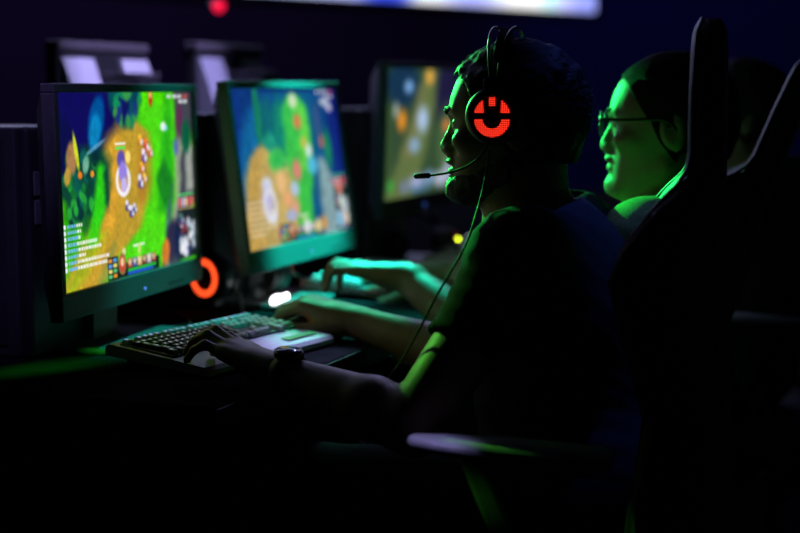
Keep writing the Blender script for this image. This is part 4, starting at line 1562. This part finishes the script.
q = at(219, 6, 5.2)
t = lamp_head('stage_light', 'small red stage light glowing below the video screen at the top left', tuple(q), (0.2, 2.0, 1.2), .020, led_mat('red lamp', (1., .01, .06), 1.6), .10)
bm = bmesh.new()
tube(bm, [V(0, .02, .02), V(0, .03, ZC - q[2])], .008, 8)
from_bm('hanging_rod', bm, PLASTIC, t)
for px, py, Y, r, c, st, lab in ((458, 240, 3.6, .0030, (.62, .75, .02), 14., 'tiny yellow-green light spot on the far end of the desk'),
                                 (391, 259, 4.0, .0030, (.35, .45, .05), 2.2, 'tiny faint yellow light on the desk behind the second player\'s hand')):
    q = at(px, py, Y)
    t = thing('indicator_lamp', (q[0], q[1], .74), 0, lab, 'light')
    from_bm('post', bx((0, 0, (q[2] - .74) / 2), (.008, .008, q[2] - .74), .001), PLASTIC, t)
    bm = bmesh.new()
    bmesh.ops.create_uvsphere(bm, u_segments=16, v_segments=10, radius=r)
    bmesh.ops.translate(bm, vec=(0, -.005, q[2] - .74 + r), verts=bm.verts)
    from_bm('bulb', bm, led_mat('indicator bulb %d' % px, c, st), t, True)


# ------------------------------------------------------------------ lights
def spot(name, loc, aim, energy, col, deg, blend=.4, r=.05):
    l = bpy.data.lights.new(name, 'SPOT')
    l.energy, l.color, l.spot_size, l.spot_blend, l.shadow_soft_size = energy, col, math.radians(deg), blend, r
    o = bpy.data.objects.new(name, l)
    COL.objects.link(o)
    o.location = loc
    o.rotation_euler = (Vector(aim) - Vector(loc)).to_track_quat('-Z', 'Y').to_euler()
    return o


spot('green_face_fill', (-1.25, 5.3, 1.85), (.05, 2.28, 1.075), 800, (.03, 1., .12), 5.6, .35, .04)  # unseen fill added to strengthen the green screen light on the first player's face
spot('green_arm_fill', (-1.9, 4.6, 2.55), (.055, 2.065, .85), 330, (.14, 1., .08), 3.2, .5, .03)  # extra pin added for the green rim along the upper arm
spot('green_hand_fill', (-.25, 4.9, 2.7), (-.11, 2.63, .80), 190, (.04, 1., .42), 5, .5, .03)  # added rim light for the mouse hand, no such lamp in the hall
spot('green_player_fill', (-1.25, 4.95, 2.05), (.38, 2.58, 1.02), 1300, (.01, 1., .14), 6.4, .4, .03)  # made-up pin spot that greens the second player's face and shirt
spot('green_desk_fill', (-1.6, 1.2, 1.4), (-.525, 2.36, .735), 330, (.03, 1., .05), 3.4, .5, .03)  # unseen pin added to make the green pool of light on the desk
spot('green_post_fill', (-1.2, 1.6, 1.02), (.112, 1.93, .645), 22, (.14, 1., .05), 2.0, .3, .02)  # small unseen pin added to light the armrest post
spot('teal_stage_light', (.66, 2.98, 2.55), (-.24, 3.12, .84), 950, (.01, 1., .72), 14, .5, .05)
spot('teal_hand_fill', (-.30, 4.9, 2.6), (-.03, 2.86, .81), 900, (.01, 1., .62), 5.6, .5, .04)  # extra spot added to brighten the top of the second player's hand
spot('teal_base_fill', (.25, 3.0, 2.75), (-.42, 2.62, .76), 220, (.01, 1., .75), 11, .6, .05)  # weak extra spot added for the nearest monitor's stand and lower frame
spot('lilac_rim_fill', (.3, 6.3, 3.1), (-.13, 2.25, .75), 60, (.50, .46, 1.), 9, .4, .06)  # added spot that boosts the lilac light of the video wall
spot('lilac_keyboard_fill', (-.35, 3.0, 3.2), (-.145, 2.45, .75), 290, (.47, .40, 1.), 4.6, .5, .03)  # invented pin that brightens the right end of the keyboard
spot('lilac_armrest_fill', (-.95, 1.94, 2.7), (.045, 1.915, .71), 105, (.46, .42, 1.), 2.5, .4, .02)  # added pin aimed only at the tip of the armrest
spot('violet_back_light', (.9, 3.1, 3.1), (-.66, 3.65, 1.15), 520, (.50, .44, 1.), 19, .5, .06)
spot('violet_tower_fill', (-.35, .9, 3.0), (-.74, 2.50, 1.0), 90, (.40, .28, 1.), 13, .5, .06)  # extra unseen spot added to tint the left tower
spot('blue_top_light', (.70, 2.75, 3.3), (.30, 2.29, 1.04), 150, (.09, .16, 1.), 7, .5, .06)
spot('blue_wall_fill', (1.2, 6.5, 3.2), (1.6, 9.4, 1.5), 80, (.06, .07, 1.), 110, .8, .2)  # unseen wash added to give the back wall a navy glow
spot('violet_wall_fill', (-2.2, 6.5, 3.2), (-1.9, 9.4, 1.6), 60, (.4, .2, 1.), 90, .8, .2)  # second added wash, turns the left of the back wall violet

w = bpy.data.worlds.new('ambient fill')  # dim blue ambient fill added all round
w.use_nodes = True
w.node_tree.nodes['Background'].inputs['Color'].default_value = (.25, .2, 1., 1)
w.node_tree.nodes['Background'].inputs['Strength'].default_value = .004
S.world = w

# ------------------------------------------------------------------ camera
cam = bpy.data.cameras.new('camera')
cam.sensor_width = 36.
cam.lens = FPX / 800. * 36.
cam.dof.use_dof = True
cam.dof.focus_distance = 2.27
cam.dof.aperture_fstop = 2.0
cam.clip_start = .05
co = bpy.data.objects.new('camera', cam)
COL.objects.link(co)
co.location = (0, 0, EYE)
co.rotation_euler = (PI / 2 - PITCH, 0, 0)
S.camera = co
S.view_settings.view_transform = 'Standard'
S.view_settings.look = 'None'
S.view_settings.exposure = 0.
S.view_settings.gamma = 1.
S.view_settings.use_curve_mapping = False
S.cycles.use_denoising = True
S.cycles.max_bounces = 6
